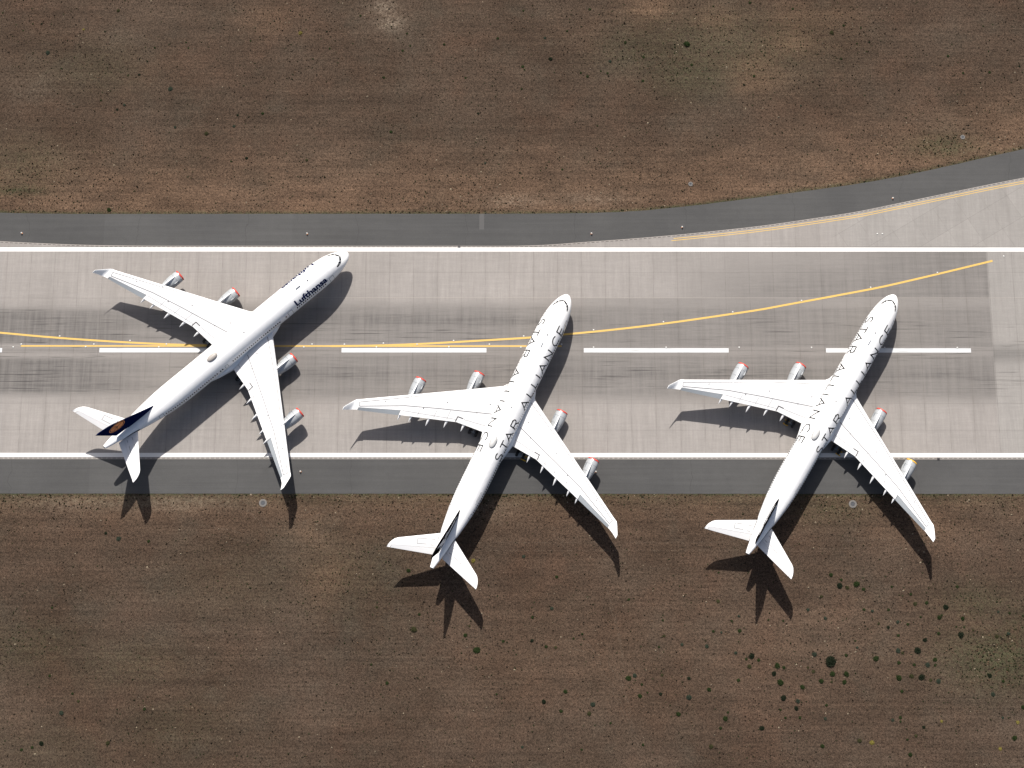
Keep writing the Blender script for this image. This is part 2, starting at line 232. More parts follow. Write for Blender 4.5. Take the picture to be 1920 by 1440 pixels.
LET_PT = [('S',8.4),('T',10.85),('A',12.94),('R',15.85),('A',20.26),('L',22.85),('L',25.05),('I',26.73),('A',28.66),('N',31.55),('C',34.75),('E',37.5)]
def star_lettering(parent, side):
    for ch, xc in (LET_ST if side > 0 else LET_PT):
        mb = MB(); st, w = GLY[ch]
        for s in st:
            q = [((u-w/2)*HT, v*HT) for u, v in s]
            # smooth extra points for curves come from arcp already
            ribbon(mb, q, .24, lambda u, v, xc=xc: fus(xc-side*u, side*(1.72+HT-v), .014))
        mb.build('letter', M['black'], parent, weld=0)
def text_mesh(txt, bold):
    cu = bpy.data.curves.new('txt', 'FONT'); cu.body = txt; cu.offset = bold; cu.resolution_u = 3
    o = bpy.data.objects.new('txt', cu); COL.objects.link(o); bpy.context.view_layer.update()
    me = bpy.data.meshes.new_from_object(o.evaluated_get(bpy.context.evaluated_depsgraph_get()))
    bpy.data.objects.remove(o); bm = bmesh.new(); bm.from_mesh(me)
    for axis in (0, 1):
        lo = min(v.co[axis] for v in bm.verts); hi = max(v.co[axis] for v in bm.verts)
        k = int((hi-lo)/.09)
        for i in range(1, k+1):
            co = [0,0,0]; co[axis] = lo+(hi-lo)*i/(k+1); no = [0,0,0]; no[axis] = 1
            bmesh.ops.bisect_plane(bm, geom=bm.verts[:]+bm.edges[:]+bm.faces[:], plane_co=co, plane_no=no)
    return bm
def word_lettering(parent, side):
    bm = text_mesh('Lufthansa', .036)
    x0 = min(v.co.x for v in bm.verts); x1 = max(v.co.x for v in bm.verts); h = max(v.co.y for v in bm.verts)
    for v in bm.verts:
        t = (v.co.x-x0)/(x1-x0); u = v.co.y/h*1.42
        x = (15.55-8.2*t) if side > 0 else (7.35+8.2*t)
        v.co = fus(x, side*(3.20-u), .014)
    bmesh.ops.recalc_face_normals(bm, faces=bm.faces)
    me = bpy.data.meshes.new('lettering'); bm.to_mesh(me); bm.free()
    return link('lettering', me, M['navy'], parent)

# wing geometry (starboard, mirrored by s)
def w_le(y): return 23.1+.628*(y-3.5) if y >= 3.62 else 23.175-1.30*(3.62-y)
def w_te(y): return 33.5+.11*(y-3.3) if y <= 8.9 else 34.12+.355*(y-8.9)
def w_z(y): return 3.72+.104*(y-3.5)
def w_t(y): return float(np.interp(y, [2, 3.5, 9, 20, 29], [1.55, 1.45, .85, .45, .26]))
def yt(q): q = min(max(q, 0), 1); return 5*(.2969*math.sqrt(q)-.126*q-.3516*q*q+.2843*q**3-.1036*q**4)
def w_twist(y, q): return (0.45*(max(0, 9-y)/6)) * (0.4-q)
def wtop(x, y, off=.012):
    q = (x-w_le(y))/(w_te(y)-w_le(y)); return w_z(y)+w_twist(y, q)+w_t(y)*yt(q)*1.12+off
QS = [0,.008,.03,.07,.13,.22,.33,.46,.6,.74,.87,1.0]
def wring(y, s, qmax=1.0, tip=None):
    le, te = w_le(y), w_te(y); up = []; dn = []
    for q in QS:
        q = q*qmax; x = le+(te-le)*q; z = w_z(y)+w_twist(y, q); t = w_t(y)
        up.append(V(x, s*y, z+t*yt(q)*1.12+.01)); dn.append(V(x, s*y, z-t*yt(q)*.9-.01))
    return up+dn[::-1]
def surf_line(mb, pts, s, w, mi, off=.035):
    ribbon(mb, pts, w, lambda x, y: V(x, s*y, wtop(x, y, off)), step=.5, mi=mi)
def sect_ring(le, te, y, z, t, s, q0=0.0, q1=1.0, cant=0.0, drop=0.0):
    up = []; dn = []; nz, ny = math.cos(cant), -math.sin(cant)
    for q in QS:
        qq = q0+(q1-q0)*q; x = le+(te-le)*qq; h = yt(qq)*t+.008
        zz = z-drop*q
        up.append(V(x, s*(y+ny*h), zz+nz*h)); dn.append(V(x, s*(y-ny*h), zz-nz*h))
    return up+dn[::-1]
FAIR = [(7.4,35.35),(10.8,36.2),(14.2,37.5),(17.6,38.35),(19.75,39.0)]

def make_wing(root, s, star):
    mb = MB()
    ys = [2.2,2.9,3.62,5,7,8.9,9.5,12,15,18,19.9]
    rings = [wring(y, s) for y in ys]+[wring(y, s, .775) for y in (19.92,22,24,26,27.75)]+[wring(y, s) for y in (27.77,28.15)]
    mb.loft(rings)
    # skin seams: slat line, spoiler line, tip, flap split
    surf_line(mb, [(24.05,3.0),(29.63,12.95),(39.2,28.0)], s, .11, 1)
    surf_line(mb, [(29.5,3.15),(33.2,13.1),(35.76,19.5),(39.95,27.65)], s, .12, 1)
    surf_line(mb, [(39.2,28.0),(39.95,27.65)], s, .10, 1)
    surf_line(mb, [(34.1,9.14),(33.02,9.11),(32.9,7.97)], s, .19, 2)
    surf_line(mb, [(32.2,3.4),(33.0,7.8)], s, .05, 1)
    surf_line(mb, [(33.7,9.3),(36.9,19.6)], s, .045, 1)
    for y in (10.9,13.4,16.5):
        surf_line(mb, [(w_le(y)+.66*(w_te(y)-w_le(y)), y), (w_te(y)-.35, y)], s, .05, 1)
    for px, py in ((30.6,6.0),(31.4,12.2),(34.6,16.0),(27.9,4.3),(33.1,19.2),(36.7,23.4)):      # small hatches
        surf_line(mb, [(px-.13, py), (px+.13, py)], s, .2, 1)
    w = mb.build('wing', [M['wingw'], M['lineL'], M['line']], root)
    # aileron
    a = MB()
    rr = []
    for y in (20.0,22,24,26,27.7):
        rr.append(sect_ring(w_le(y), w_te(y), y, w_z(y)-.01, w_t(y)*.95, s, .785, 1.0, drop=.22))
    a.loft(rr); a.build('aileron', M['grey'], w)
    # winglet with its root fairing
    g = MB()
    S = [(38.56,40.93,28.12,6.28,.25,0),(38.80,41.15,28.55,6.34,.22,.05),(38.98,41.30,28.80,6.42,.20,.25),(39.45,41.52,29.08,6.72,.15,.8),(40.1,41.78,29.38,7.15,.12,1.0),(41.1,42.2,29.85,7.8,.09,1.05),(41.62,42.42,30.08,8.12,.07,1.05)]
    g.loft([sect_ring(a_,b_,y,z,t,s,cant=c) for a_,b_,y,z,t,c in S])
    g.build('winglet', M['white'], w)
    # canoe fairings under the flaps
    for y, xt in FAIR:
        f = MB(); R = []
        for t, r in ((0,.03),(.1,.2),(.3,.33),(.55,.36),(.72,.32),(.86,.2),(.95,.09),(1,.015)):
            x = xt-4.4+4.4*t; zc = w_z(y)-w_t(y)*.32-.02*t*10-.28*t*t
            R.append([V(x, s*y+r*.85*math.cos(p), zc+r*1.15*math.sin(p)) for p in [2*math.pi*i/12 for i in range(12)]])
        f.loft(R); f.build('flap_fairing', M['wingw'], w)
    return w

def make_engine(root, s, y, x0, zc, cover):
    n = MB(); N_ = 32
    def ring(x, r, dz=0): return [V(x0+x, s*y+r*math.cos(p), zc+dz+r*math.sin(p)) for p in [2*math.pi*i/N_ for i in range(N_)]]
    prof = [(.25,1.19),(.6,1.24),(1.0,1.265),(1.5,1.27),(2.2,1.25),(2.9,1.19),(3.6,1.07),(4.3,.92),(4.9,.78),(4.9,.70),(4.2,.66)]
    n.grid([ring(*p) for p in prof[:3]], 0, True, True); n.grid([ring(*p) for p in prof[2:]], 0, True, True)
    # cowl split lines
    for xx, r in ((1.25,1.272),(2.85,1.203)):
        n.grid([ring(xx-.02, r+.004), ring(xx+.02, r+.004)], 1, True, True)
    e = n.build('engine', [M['nac'], M['lineL']], root)
    k = MB(); k.grid([ring(*p) for p in ((.30,1.20),(.25,1.192),(.1,1.15),(0,1.08),(.1,1.0),(.5,.95))], 0, True, True); k.build('inlet_lip', M['metal'], e)
    c = MB(); c.grid([ring(*p) for p in ((.17,1.21),(.08,1.205),(-.08,1.14),(-.16,.9),(-.2,.4),(-.21,.02))], 0, True, True)
    c.add(ring(-.21,.02), [tuple(range(N_))], 0)
    c.build('inlet_cover', M[cover], e)
    x = MB(); x.grid([ring(*p) for p in ((4.5,.62),(5.3,.46),(5.9,.1))], 0, True, True); x.build('exhaust_cone', M['dark'], e)
    st = MB(); st.add([V(x0+.9, s*(y-.95), zc+.95), V(x0+2.1, s*(y-.93), zc+.93), V(x0+2.0, s*(y-1.16), zc+1.14), V(x0+1.5, s*(y-1.12), zc+1.10)], [(0,1,2,3)], 0, False)
    st.build('nacelle_strake', M['nac'], e)
    p = MB(); le = w_le(y); zw = w_z(y); R = []
    for xx, hw, zt, zb in ((x0+1.05,.02,zc+1.30,zc+1.1),(x0+1.35,.07,zc+1.50,zc+1.0),(x0+2.0,.11,zc+1.72,zc+1.0),(x0+2.8,.15,zc+1.86,zc+.9),(le-.25,.19,max(zw+.20,zc+1.8),zc+.8),(le+.30,.20,zw+.34,zc+.7),(le+.8,.15,zw+.30,zc+.7),(le+1.3,.05,zw+.05,zc+.8),(le+3.4,.04,zw-.3,zw-.8)):
        R.append([V(xx, s*y+a*hw, (zb+(zt-zb)*b)) for a, b in ((-1,0),(-1,.85),(-.6,1),(.6,1),(1,.85),(1,0))])
    p.loft(R); p.build('pylon', M['white'], e)

def make_tailplane(root, s):
    LE = lambda y: 56.1+.654*(y-1.58); TE = lambda y: 60.48+.316*(y-.82)
    Z = lambda y: 6.68+.222*(y-1.2)
    T = lambda y: float(np.interp(y, [.5,9.7], [.62,.16]))
    main = [(y, LE(y)) for y in (.5,1.2,3,5,7,8.5)]+[(8.85,60.95),(9.1,61.25)]
    m = MB(); m.loft([sect_ring(le, TE(y), y, Z(y), T(y), s, 0, .70) for y, le in main]+[sect_ring(le, TE(y), y, Z(y), T(y)*.8, s) for y, le in ((9.12,61.28),(9.35,61.7),(9.55,62.2),(9.68,62.75),(9.72,63.15))])
    def q(x, y): 
        c = TE(y)-LE(y); return V(x, s*y, Z(y)+T(y)*yt((x-LE(y))/c)+.02)
    for L in ([(57.75,1.9),(58.0,2.6)], [(58.3,3.4),(59.05,5.03),(60.03,4.75),(59.3,3.0)], [(58.9,1.7),(59.1,2.3)]):
        ribbon(m, L, .075, q, step=.5, mi=1)
    w = m.build('tailplane', [M['wingw'], M['lineL']], root)
    e = MB(); e.loft([sect_ring(LE(y), TE(y), y, Z(y)-.01, T(y)*.97, s, .71, 1, drop=.10) for y in (.95,3,5,7,9.05)])
    e.build('elevator', M['wingw'], w)

def fin_le(z): return 50.45+(z-8.0)*1.105 if z < 15.6 else 50.45+7.6*1.105+(z-15.6)*1.45
def fin_te(z): return 59.8+(z-8.0)*.326
def fin_t(z): return float(np.interp(z, [7.6,8.4,10,16.8], [.62,.46,.40,.17]))
def fin_side(x, z, s, off=.012):
    q = (x-fin_le(z))/(fin_te(z)-fin_le(z)); return V(x, s*(fin_t(z)*yt(q)+.008+off), z)
def make_fin(root, star):
    zs = [7.55,8.0,8.25,8.6,9.2,10,11,12.5,14,15.6,16.2,16.6,16.78]
    def ring(z, q0, q1, ex=0):
        up = []; dn = []; le, te = fin_le(z), fin_te(z)
        if z > 16.1: le += (z-16.1)*1.7
        if z < 8.6: le -= 0
        for q in QS:
            qq = q0+(q1-q0)*q; x = le+(te-le)*qq; h = yt(qq)*fin_t(z)+.008; up.append(V(x, h, z)); dn.append(V(x, -h, z))
        return up+dn[::-1]
    paint = M['black'] if star else M['navy']
    m = MB(); m.loft([ring(z, 0, .70) for z in zs])
    f = m.build('tail_fin', paint, root)
    r = MB(); r.loft([ring(z, .708, 1) for z in zs[2:]]); r.build('rudder', paint, f)
    for s in (1, -1):
        g = MB()
        if not star:
            cx, cz = 58.55, 12.9
            mp = lambda u, v, s=s: fin_side(cx-s*u, cz+v, s, .012)
            # disc with a ring, a crane in flight drawn as lines
            rows = [[mp(r_*math.cos(t), r_*math.sin(t)) for t in [2*math.pi*i/40 for i in range(41)]] for r_ in (0.02,.4,.8,1.2,1.5)]
            g.grid(rows, 0); 
            rows = [[mp(r_*math.cos(t), r_*math.sin(t)) for t in [2*math.pi*i/48 for i in range(49)]] for r_ in (1.66,1.84)]
            g.grid(rows, 0)
            o = g.build('tail_emblem', M['orange'], f, weld=0)
            c = MB(); mp2 = lambda u, v, s=s: fin_side(cx-s*u, cz+v, s, .022)
            for L in ([(-1.45,-.35),(-.7,-.1),(0,.0),(.75,.35),(1.25,.75)], [(0,0),(-.45,.55),(-1.1,.85)], [(.1,.05),(-.15,.75),(-.5,1.25)], [(0,0),(-.5,-.45),(-.95,-.95)], [(.15,0),(-.1,-.55),(-.35,-1.2)]):
                ribbon(c, L, .11, mp2, step=.3)
            c.build('crane_figure', M['navy'], f, weld=0)
        else:
            cx, cz = 57.35, 11.0
            for ang, ln in ((199, 6.3), (55, 5.2), (340, 2.6), (272, 3.2), (127, 1.9)):
                a0 = math.radians(ang)
                def pt(r_, da): return (cx+r_*math.cos(a0+math.radians(da)), cz+r_*math.sin(a0+math.radians(da)))
                A0, T0, B0 = pt(1.55, -33), pt(ln, 0), pt(1.55, 33); C0 = pt(.28, 0); rows = []
                for i in range(17):
                    t = i/16
                    if t < .25: k = t/.25; A = [C0[q]*(1-k)+A0[q]*k for q in (0,1)]; B = [C0[q]*(1-k)+B0[q]*k for q in (0,1)]
                    else: k = (t-.25)/.75; A = [A0[q]*(1-k)+T0[q]*k for q in (0,1)]; B = [B0[q]*(1-k)+T0[q]*k for q in (0,1)]
                    r = []
                    for j_ in range(7):
                        v = j_/6; x, z = A[0]*(1-v)+B[0]*v, A[1]*(1-v)+B[1]*v; z = min(max(z, 8.55), 16.2)
                        q = (x-fin_le(z))/(fin_te(z)-fin_le(z)); q = min(max(q, .05), .975); r.append(fin_side(fin_le(z)+q*(fin_te(z)-fin_le(z)), z, s, .014))
                    rows.append(r)
                g.grid(rows, 0)
            g.build('tail_emblem', M['silver'], f, weld=0)
    return f

def wheel(mb, x, y, z, r, w):
    N_ = 20
    def ring(dy, rr): return [V(x+rr*math.cos(p), y+dy, z+rr*math.sin(p)) for p in [2*math.pi*i/N_ for i in range(N_)]]
    mb.grid([ring(-w*.5, r*.55), ring(-w*.5, r*.85), ring(-w*.36, r), ring(w*.36, r), ring(w*.5, r*.85), ring(w*.5, r*.55)], 0, True, True)
    for dy in (-w*.42, w*.42): mb.add(ring(dy, r*.56), [tuple(range(N_))], 1, False)
def make_gear(root, name, x, y, ztop, wheels, lean=0, r=.70, door=None):
    g = MB(); g.tube(V(x, y, r), V(x+.1, y-lean, ztop), .2, .24); g.tube(V(x-.2, y, r+.9), V(x-1.6, y-lean*.5, ztop-.3), .1, .1)
    xs = sorted({w[0] for w in wheels}); ysx = sorted({w[1] for w in wheels})
    if len(xs) > 1: g.tube(V(x+xs[0], y, r), V(x+xs[-1], y, r), .16, .16)
    for q in xs: g.tube(V(x+q, y+ysx[0], r), V(x+q, y+ysx[-1], r), .09, .09)
    o = g.build(name, M['grey'], root)
    for dx, dy in wheels:
        w = MB(); wheel(w, x+dx, y+dy, r, r, .5); w.build('wheel', [M['rubber'], M['grey']], o)
    if door:
        d = MB(); d.box(V(*door[0]), door[1]); d.build('gear_door', M['primer'], o)

def make_jet(star, label, pose, covers):
    x, y, a = pose
    root = bpy.data.objects.new('passenger_jet', None); COL.objects.link(root)
    root.empty_display_size = 5
    root.location = (x-32*math.cos(a), y-32*math.sin(a), 0); root.rotation_euler = (0, 0, a)
    tag(root, label, 'airplane', 'airliners parked on the runway')
    # fuselage
    xs = [0,.05,.15,.3,.5,.75,1,1.4,1.8,2.2,2.6,3,3.5,4,4.6,5.2,6,7,8,9.5]+list(np.arange(11.5,43,2.25))+[44,45.5,47,48.5,50,51.5,53,54.5,56,57.5,59,60.3,61.5,62.4,62.9,63.1]
    mb = MB(); mb.loft([[fus(x_, 2.82*2*math.pi*i/48) for i in range(48)] for x_ in xs])
    f = mb.build('fuselage', M['white'], root)
    e = MB(); e.tube(V(63.08,0,7.54), V(63.28,0,7.56), .30, .26, 16); e.build('exhaust_pipe', M['dark'], f)
    # wing-body fairing
    b = MB(); R = []
    for x_, hw, zt, zb in ((19.3,1.3,3.3,2.35),(20.3,2.35,4.0,2.15),(21.6,2.9,4.35,1.95),(23.3,3.42,4.45,1.8),(27,3.5,4.45,1.72),(31,3.5,4.4,1.72),(33.6,3.42,4.35,1.8),(35,3.12,4.25,1.9),(36.6,2.82,4.1,2.05),(38.4,2.3,3.8,2.25),(40.2,1.4,3.2,2.36)):
        zc = (zt+zb)/2; R.append([V(x_, hw*abs(math.cos(p))**.75*(1 if math.cos(p) >= 0 else -1), zc+(zt-zb)/2*abs(math.sin(p))**.75*(1 if math.sin(p) >= 0 else -1)) for p in [2*math.pi*i/32 for i in range(32)]])
    b.loft(R)
    for s in (1,-1):
        b.grid([[V(x_, s*(3.44 if 23.3 < x_ < 33.7 else 3.2), 4.0+dz) for dz in (0,.05)] for x_ in (23.3, 27, 33.6)], 1)
    b.build('belly_fairing', [M['white'], M['lineL']], f)
    for s in (1, -1):
        c = MB()
        skin_patch(c, [(2.28,s*.05),(2.84,s*1.22),(2.42,s*1.50),(1.88,s*.05)], .012); c.build('cockpit_window', M['glass'], f)
        c = MB(); skin_patch(c, [(2.98,s*1.24),(3.42,s*1.62),(3.05,s*2.15),(2.50,s*1.62)], .012); c.build('cockpit_window', M['glass'], f)
        c = MB(); skin_patch(c, [(3.48,s*1.66),(4.10,s*2.0),(3.95,s*2.3),(3.12,s*2.18)], .012); c.build('cockpit_window', M['glass'], f)
        # doors
        for dx0, dx1, a0, a1 in ((5.78,6.85,2.95,4.9),(16.85,17.92,2.95,4.9),(33.9,34.6,3.3,4.5),(50.1,51.1,3.0,4.7)):
            d = MB(); k = HW(dx0)/2.82
            skin_patch(d, [(dx0,s*a0),(dx0,s*a1),(dx1,s*a1),(dx1,s*a0)], .008)
            for L in ([(dx0,a0),(dx0,a1)], [(dx1,a0),(dx1,a1)], [(dx0,a0),(dx1,a0)], [(dx0,a1),(dx1,a1)]):
                ribbon(d, L, .07, lambda u, v, s=s: fus(u, s*v, .014), mi=1)
            d.build('door', [M['white'], M['lineL']], f)
        # cabin windows
        wx = [8.15+.533*i for i in range(15)]+[18.6]+[20.3+.533*i for i in range(24)]+[35.3,35.85]+[36.75+.533*i for i in range(25)]
        if s < 0:
            rest = [q for q in wx if 15 < q < 34.5]; wx = [q for q in wx if q not in rest]
            m2 = MB()
            for q in rest: skin_patch(m2, [(q-.15,s*3.46),(q-.15,s*3.90),(q+.15,s*3.90),(q+.15,s*3.46)], .012, 2, 2)
            o = m2.build('cabin_window', M['win'], f); o['kind'] = 'stuff'
        for q in wx:
            w = MB(); k = 0
            skin_patch(w, [(q-.15,s*(3.46+k)),(q-.15,s*(3.90+k)),(q+.15,s*(3.90+k)),(q+.15,s*(3.46+k))], .012, 2, 2)
            w.build('cabin_window', M['win'], f)
        if star:
            star_lettering(f, s)
            t = MB()
            for r_, n_ in ((2.45,10),(2.72,13)):
                for i in range(n_): ribbon(t, [(45.4+i*.22, r_-.07),(45.4+i*.22, r_+.07)], .09, lambda u, v, s=s: fus(u, s*v, .014))
            t.build('small_marking', M['line'], f, weld=0)
        else: word_lettering(f, s)
        # slot where the tailplane enters the tail
        sl = MB(); rows = []
        for i in range(13):
            u = i/12; x_ = 55.5+5.2*u; zc = 7.05-.10*u; h = .30*math.sin(math.pi*min(1, u*1.25))**.6 if u*1.25 < 1 else .05
            h = max(h, .05); r = []
            for z in (zc-h, zc, zc+h):
                c0 = ZC(x_); hz = (ZT(x_)-c0) if z >= c0 else (c0-ZB(x_)); cth = max(-1, min(1, (z-c0)/hz)); th = math.acos(cth)
                r.append(fus(x_, s*th*2.82, .02))
            rows.append(r)
        sl.grid(rows); sl.build('trim_slot', M['line'], f)
        make_wing(root, s, star)
        make_engine(root, s, 9.35, 22.6, 2.5, covers[0 if s < 0 else 2]); make_engine(root, s, 19.35, 29.1, 3.72, covers[1 if s < 0 else 3])
        make_tailplane(root, s)
        make_gear(root, 'main_gear', 32.9, s*5.35, 3.35, [(dx, dy) for dx in (-.98,.98) for dy in (-.7,.7)], lean=s*.6, door=((32.6, s*6.85, 2.2), (2.6,.08,1.9)))
    make_gear(root, 'centre_gear', 33.2, 0, 2.5, [(0,-.5),(0,.5)])
    make_gear(root, 'nose_gear', 6.7, 0, 2.9, [(0,-.36),(0,.36)], r=.52)
    make_fin(root, star)
    # roof fittings
    d = MB(); R = []
    for t in range(0, 17):
        u = -math.cos(math.pi*t/16); k = max(.03, (1-abs(u)**2.6)**.5)
        R.append([fus(35.4+u*1.25, .62*k*math.cos(p), .02+.42*k*max(0, math.sin(p))) for p in [math.pi*i/12 for i in range(13)]])
    d.grid(R); d.build('antenna_dome', M['domeg'] if star else M['dome'], f)
    if star:
        d = MB(); ribbon(d, [(35.4+1.28*math.cos(t), .66*math.sin(t)) for t in [2*math.pi*i/28 for i in range(29)]], .09, lambda u, v: fus(u, v, .03)); d.build('dome_seal', M['lineL'], f)
    for xa, ya in ((13.2, .1), (10.6, .25), (27.3, .2)):
        d = MB(); 
        if xa == 13.2: d.box(V(13.0, .1, 8.14), (1.1,.1,.3))
        else: d.box(V(xa, ya, ZT(xa)+.05), (.22,.16,.2), 0)
        d.build('blade_antenna', M['grey'] if xa == 13.2 else M['line'], f)
    return root

make_jet(False, 'white airliner with bold dark blue lettering and a navy tail fin with an orange disc', PLANES[0], ['red','red','red','red'])
make_jet(True, 'white airliner with thin black lettering and four red engine covers, middle of three', PLANES[1], ['red','red','red','red'])
make_jet(True, 'white airliner with thin black lettering and one yellow engine cover, on the right', PLANES[2], ['red','red','red','yellow'])
# ================================================================= SETTING
def curve_y(P):
    xs = [p[0] for p in P]; ys = [p[1] for p in P]
    xs = xs+[xs[-1]+300]; ys = ys+[ys[-1]+300*.30]; xs = [xs[0]-300]+xs; ys = [ys[0]+40]+ys
    f = pchip(xs, ys); return f
SO = curve_y(SHOULDER_OUT); SI = curve_y(SHOULDER_IN)
def g2(x, y, cx, cy, rx, ry): return np.exp(-((x-cx)/rx)**2-((y-cy)/ry)**2)
def sheet(name, xs, ys, z, mat, fn=None, yfun=None, kind='structure'):
    """grid sheet; fn(X, Y) -> rgb paint masks; yfun(x) -> (y0, y1) bounds replacing ys by fractions"""
    xs = np.array(xs, float); ys = np.array(ys, float)
    X, Y = np.meshgrid(xs, ys, indexing='ij')
    if yfun:
        b = np.array([yfun(x) for x in xs]); Y = b[:, :1]+(b[:, 1:]-b[:, :1])*ys[None, :]
    n, m = X.shape; v = np.stack([X.ravel(), Y.ravel(), np.full(X.size, z)], 1)
    i = np.arange(n-1)[:, None]*m+np.arange(m-1)[None, :]
    f = np.stack([i, i+m, i+m+1, i+1], -1).reshape(-1, 4)
    me = bpy.data.meshes.new(name); me.from_pydata(v.tolist(), [], f.tolist())
    if fn:
        c = fn(X.ravel(), Y.ravel()); at = me.color_attributes.new('mask', 'FLOAT_COLOR', 'POINT')
        at.data.foreach_set('color', np.clip(np.stack([c[0], c[1], c[2], np.ones(X.size)], 1), 0, 1).astype(np.float32).ravel())
    me.update(); o = link(name, me, mat); tag(o, kind=kind); return o

# ---- grass
def grass_material():
    m, nt, b = newmat('dry_grass'); N = NT(nt); x, y = N.pos(); R, G_, B = N.attr('mask')[:3]
    P = N.vec(x, y)
    big = N.noise(P, .045, 5, .6); mid = N.noise(N.vec(N.math('MULTIPLY', x, .35), y), .30, 4, .6)
    row = N.noise(N.vec(N.math('MULTIPLY', x, .02), y), 1.6, 3, .65); row2 = N.noise(N.vec(N.math('MULTIPLY', x, .012), y), .35, 3, .6)
    fine = N.noise(P, 2.6, 3, .75); fine2 = N.noise(N.vec(x, y, 9.0), 1.1, 4, .75); hue = N.noise(N.vec(x, y, 40.), .09, 4, .65)
    c = N.mix(N.mr(big, .32, .68), (.0540,.0355,.0240), (.0790,.0555,.0395))
    c = N.mix(N.math('MULTIPLY', N.mr(hue, .50, .72), .30), c, (.112,.062,.040))
    c = N.mix(N.math('MULTIPLY', N.mr(hue, .46, .26), .5), c, (.064,.054,.040))
    c = N.mix(N.math('MULTIPLY', R, N.mr(mid, .3, .6, .45, 1.0)), c, (.150,.094,.060))
    c = N.mix(N.math('MULTIPLY', B, N.mr(fine2, .38, .6, .2, 1.0)), c, (.20,.16,.12))
    gm = N.math('MULTIPLY', G_, N.mr(fine2, .36, .58, .2, 1.0))
    c = N.mix(gm, c, (.048,.054,.027))
    vf = N.noise(N.vec(x, N.math('MULTIPLY', y, 1.3), 33.), 8.0, 3, .75)
    s = N.math('ADD', N.math('ADD', N.mr(fine, .30, .70, .35, 1.55), N.mr(fine2, .3, .7, -.26, .26)), N.mr(vf, .36, .64, -.78, .92))
    s = N.math('MULTIPLY', s, N.mr(row, .3, .7, .84, 1.16)); s = N.math('MULTIPLY', s, N.mr(row2, .3, .7, .95, 1.05)); s = N.math('MULTIPLY', s, N.mr(mid, .3, .7, .88, 1.12))
    c = N.scale(c, s)
    sp = N.math('MULTIPLY', N.mr(N.noise(N.vec(x, y, 70.), 4.5, 2, .8), .70, .80), N.mr(big, .35, .6, .25, .75))     # straw flecks
    c = N.mix(sp, c, (.27,.225,.165))
    dk = N.mr(N.noise(N.vec(x, y, 90.), 1.9, 3, .7), .345, .27, 0, .8); c = N.mix(dk, c, (.024,.023,.016))  # dark tufts
    N.l(N.scale(c, KG), b.inputs['Base Color']); b.inputs['Roughness'].default_value = .95; b.inputs['Specular IOR Level'].default_value = .1
    bp = N.n('ShaderNodeBump'); bp.inputs['Strength'].default_value = .5; bp.inputs['Distance'].default_value = .25; N.l(fine, bp.inputs['Height']); N.l(bp.outputs[0], b.inputs['Normal'])
    return m
def grass_mask(X, Y):
    so = np.array([SO(x) for x in X]); d = np.where(Y > 0, Y-so, -30.04-Y)
    up = Y > 0
    R = np.where(up, .60*np.exp(-(np.maximum(d, 0)/7.0)**2), .42*np.exp(-(np.maximum(d, 0)/6.5)**2))
    R += .30*np.exp(-((d-9)/7)**2)*up
    for q in ((37.9,62.6,7,5,.7),(52,75,9,3,.6),(46,69,6,4,.6),(15,77,6,3,.8),(36,60,5,3,.6),(30,74,5,4,.6),(-55,-36,6,7,.5),(-52,-45,5,7,.3),(-98,-33,16,3,.35),(68,-36,12,5,.45),(-68,74,7,4,.45),(-5,36,12,4,.35),(-30,35,8,4,.3),(40,-60,30,12,.22),(0,-62,30,10,.18)):
        R = np.maximum(R, q[4]*g2(X, Y, *q[:4]))
    G_ = np.maximum(.95*np.exp(-(np.maximum(d, 0)/.55)**2), 0)
    G_ = np.maximum(G_, .35*np.exp(-(np.maximum(d, 0)/2.2)**2)*(Y < 0))
    for q in ((81,-63,11,6,.75),(88,-57,8,6,.4),(-111,-61,12,5,.28),(-91,-64,12,5,.28),(-80,-76,12,6,.2),(12,67,10,6,.35),(30,68,22,9,.42),(24,62,10,6,.5),(77,45,7,2.5,.7),(-119,35,6,1.2,.8),(-118,41,9,6,.35),(50,-33,9,3,.4),(-70,-48,14,8,.15),(78,-52,8,4,.4),(-47,-46,12,9,.22),(-105,-80,14,5,.15),(-104,63,12,6,.25)):
        G_ = np.maximum(G_, q[4]*g2(X, Y, *q[:4]))
    B = np.zeros_like(X)
    for q in ((-42.7,77.2,3.2,1.5,.8),(-41.0,73.4,3.2,1.8,.85),(-85,-31.8,16,1.5,.5),(-20,-33,5,2,.3),(-15,32.6,8,1.6,.4),(2,33,8,1.5,.35),(-100,-32,14,1.5,.35),(-118,58,6,4,.2)):
        B = np.maximum(B, q[4]*g2(X, Y, *q[:4]))
    return R, G_, B
gx = [-3500,-1500,-600,-250]+list(np.arange(-140,115.1,1.0))+[240,600,1500,3500]
gy = [-3500,-1500,-600,-220]+list(np.arange(-96,-33,1.0))+list(np.arange(-33,-28.9,.25))+[0]+list(np.arange(29.0,34,.25))+list(np.arange(34,100.1,1.0))+[220,600,1500,3500]
MG = grass_material()
sheet('grass_field', gx, gy, -.05, MG, grass_mask)

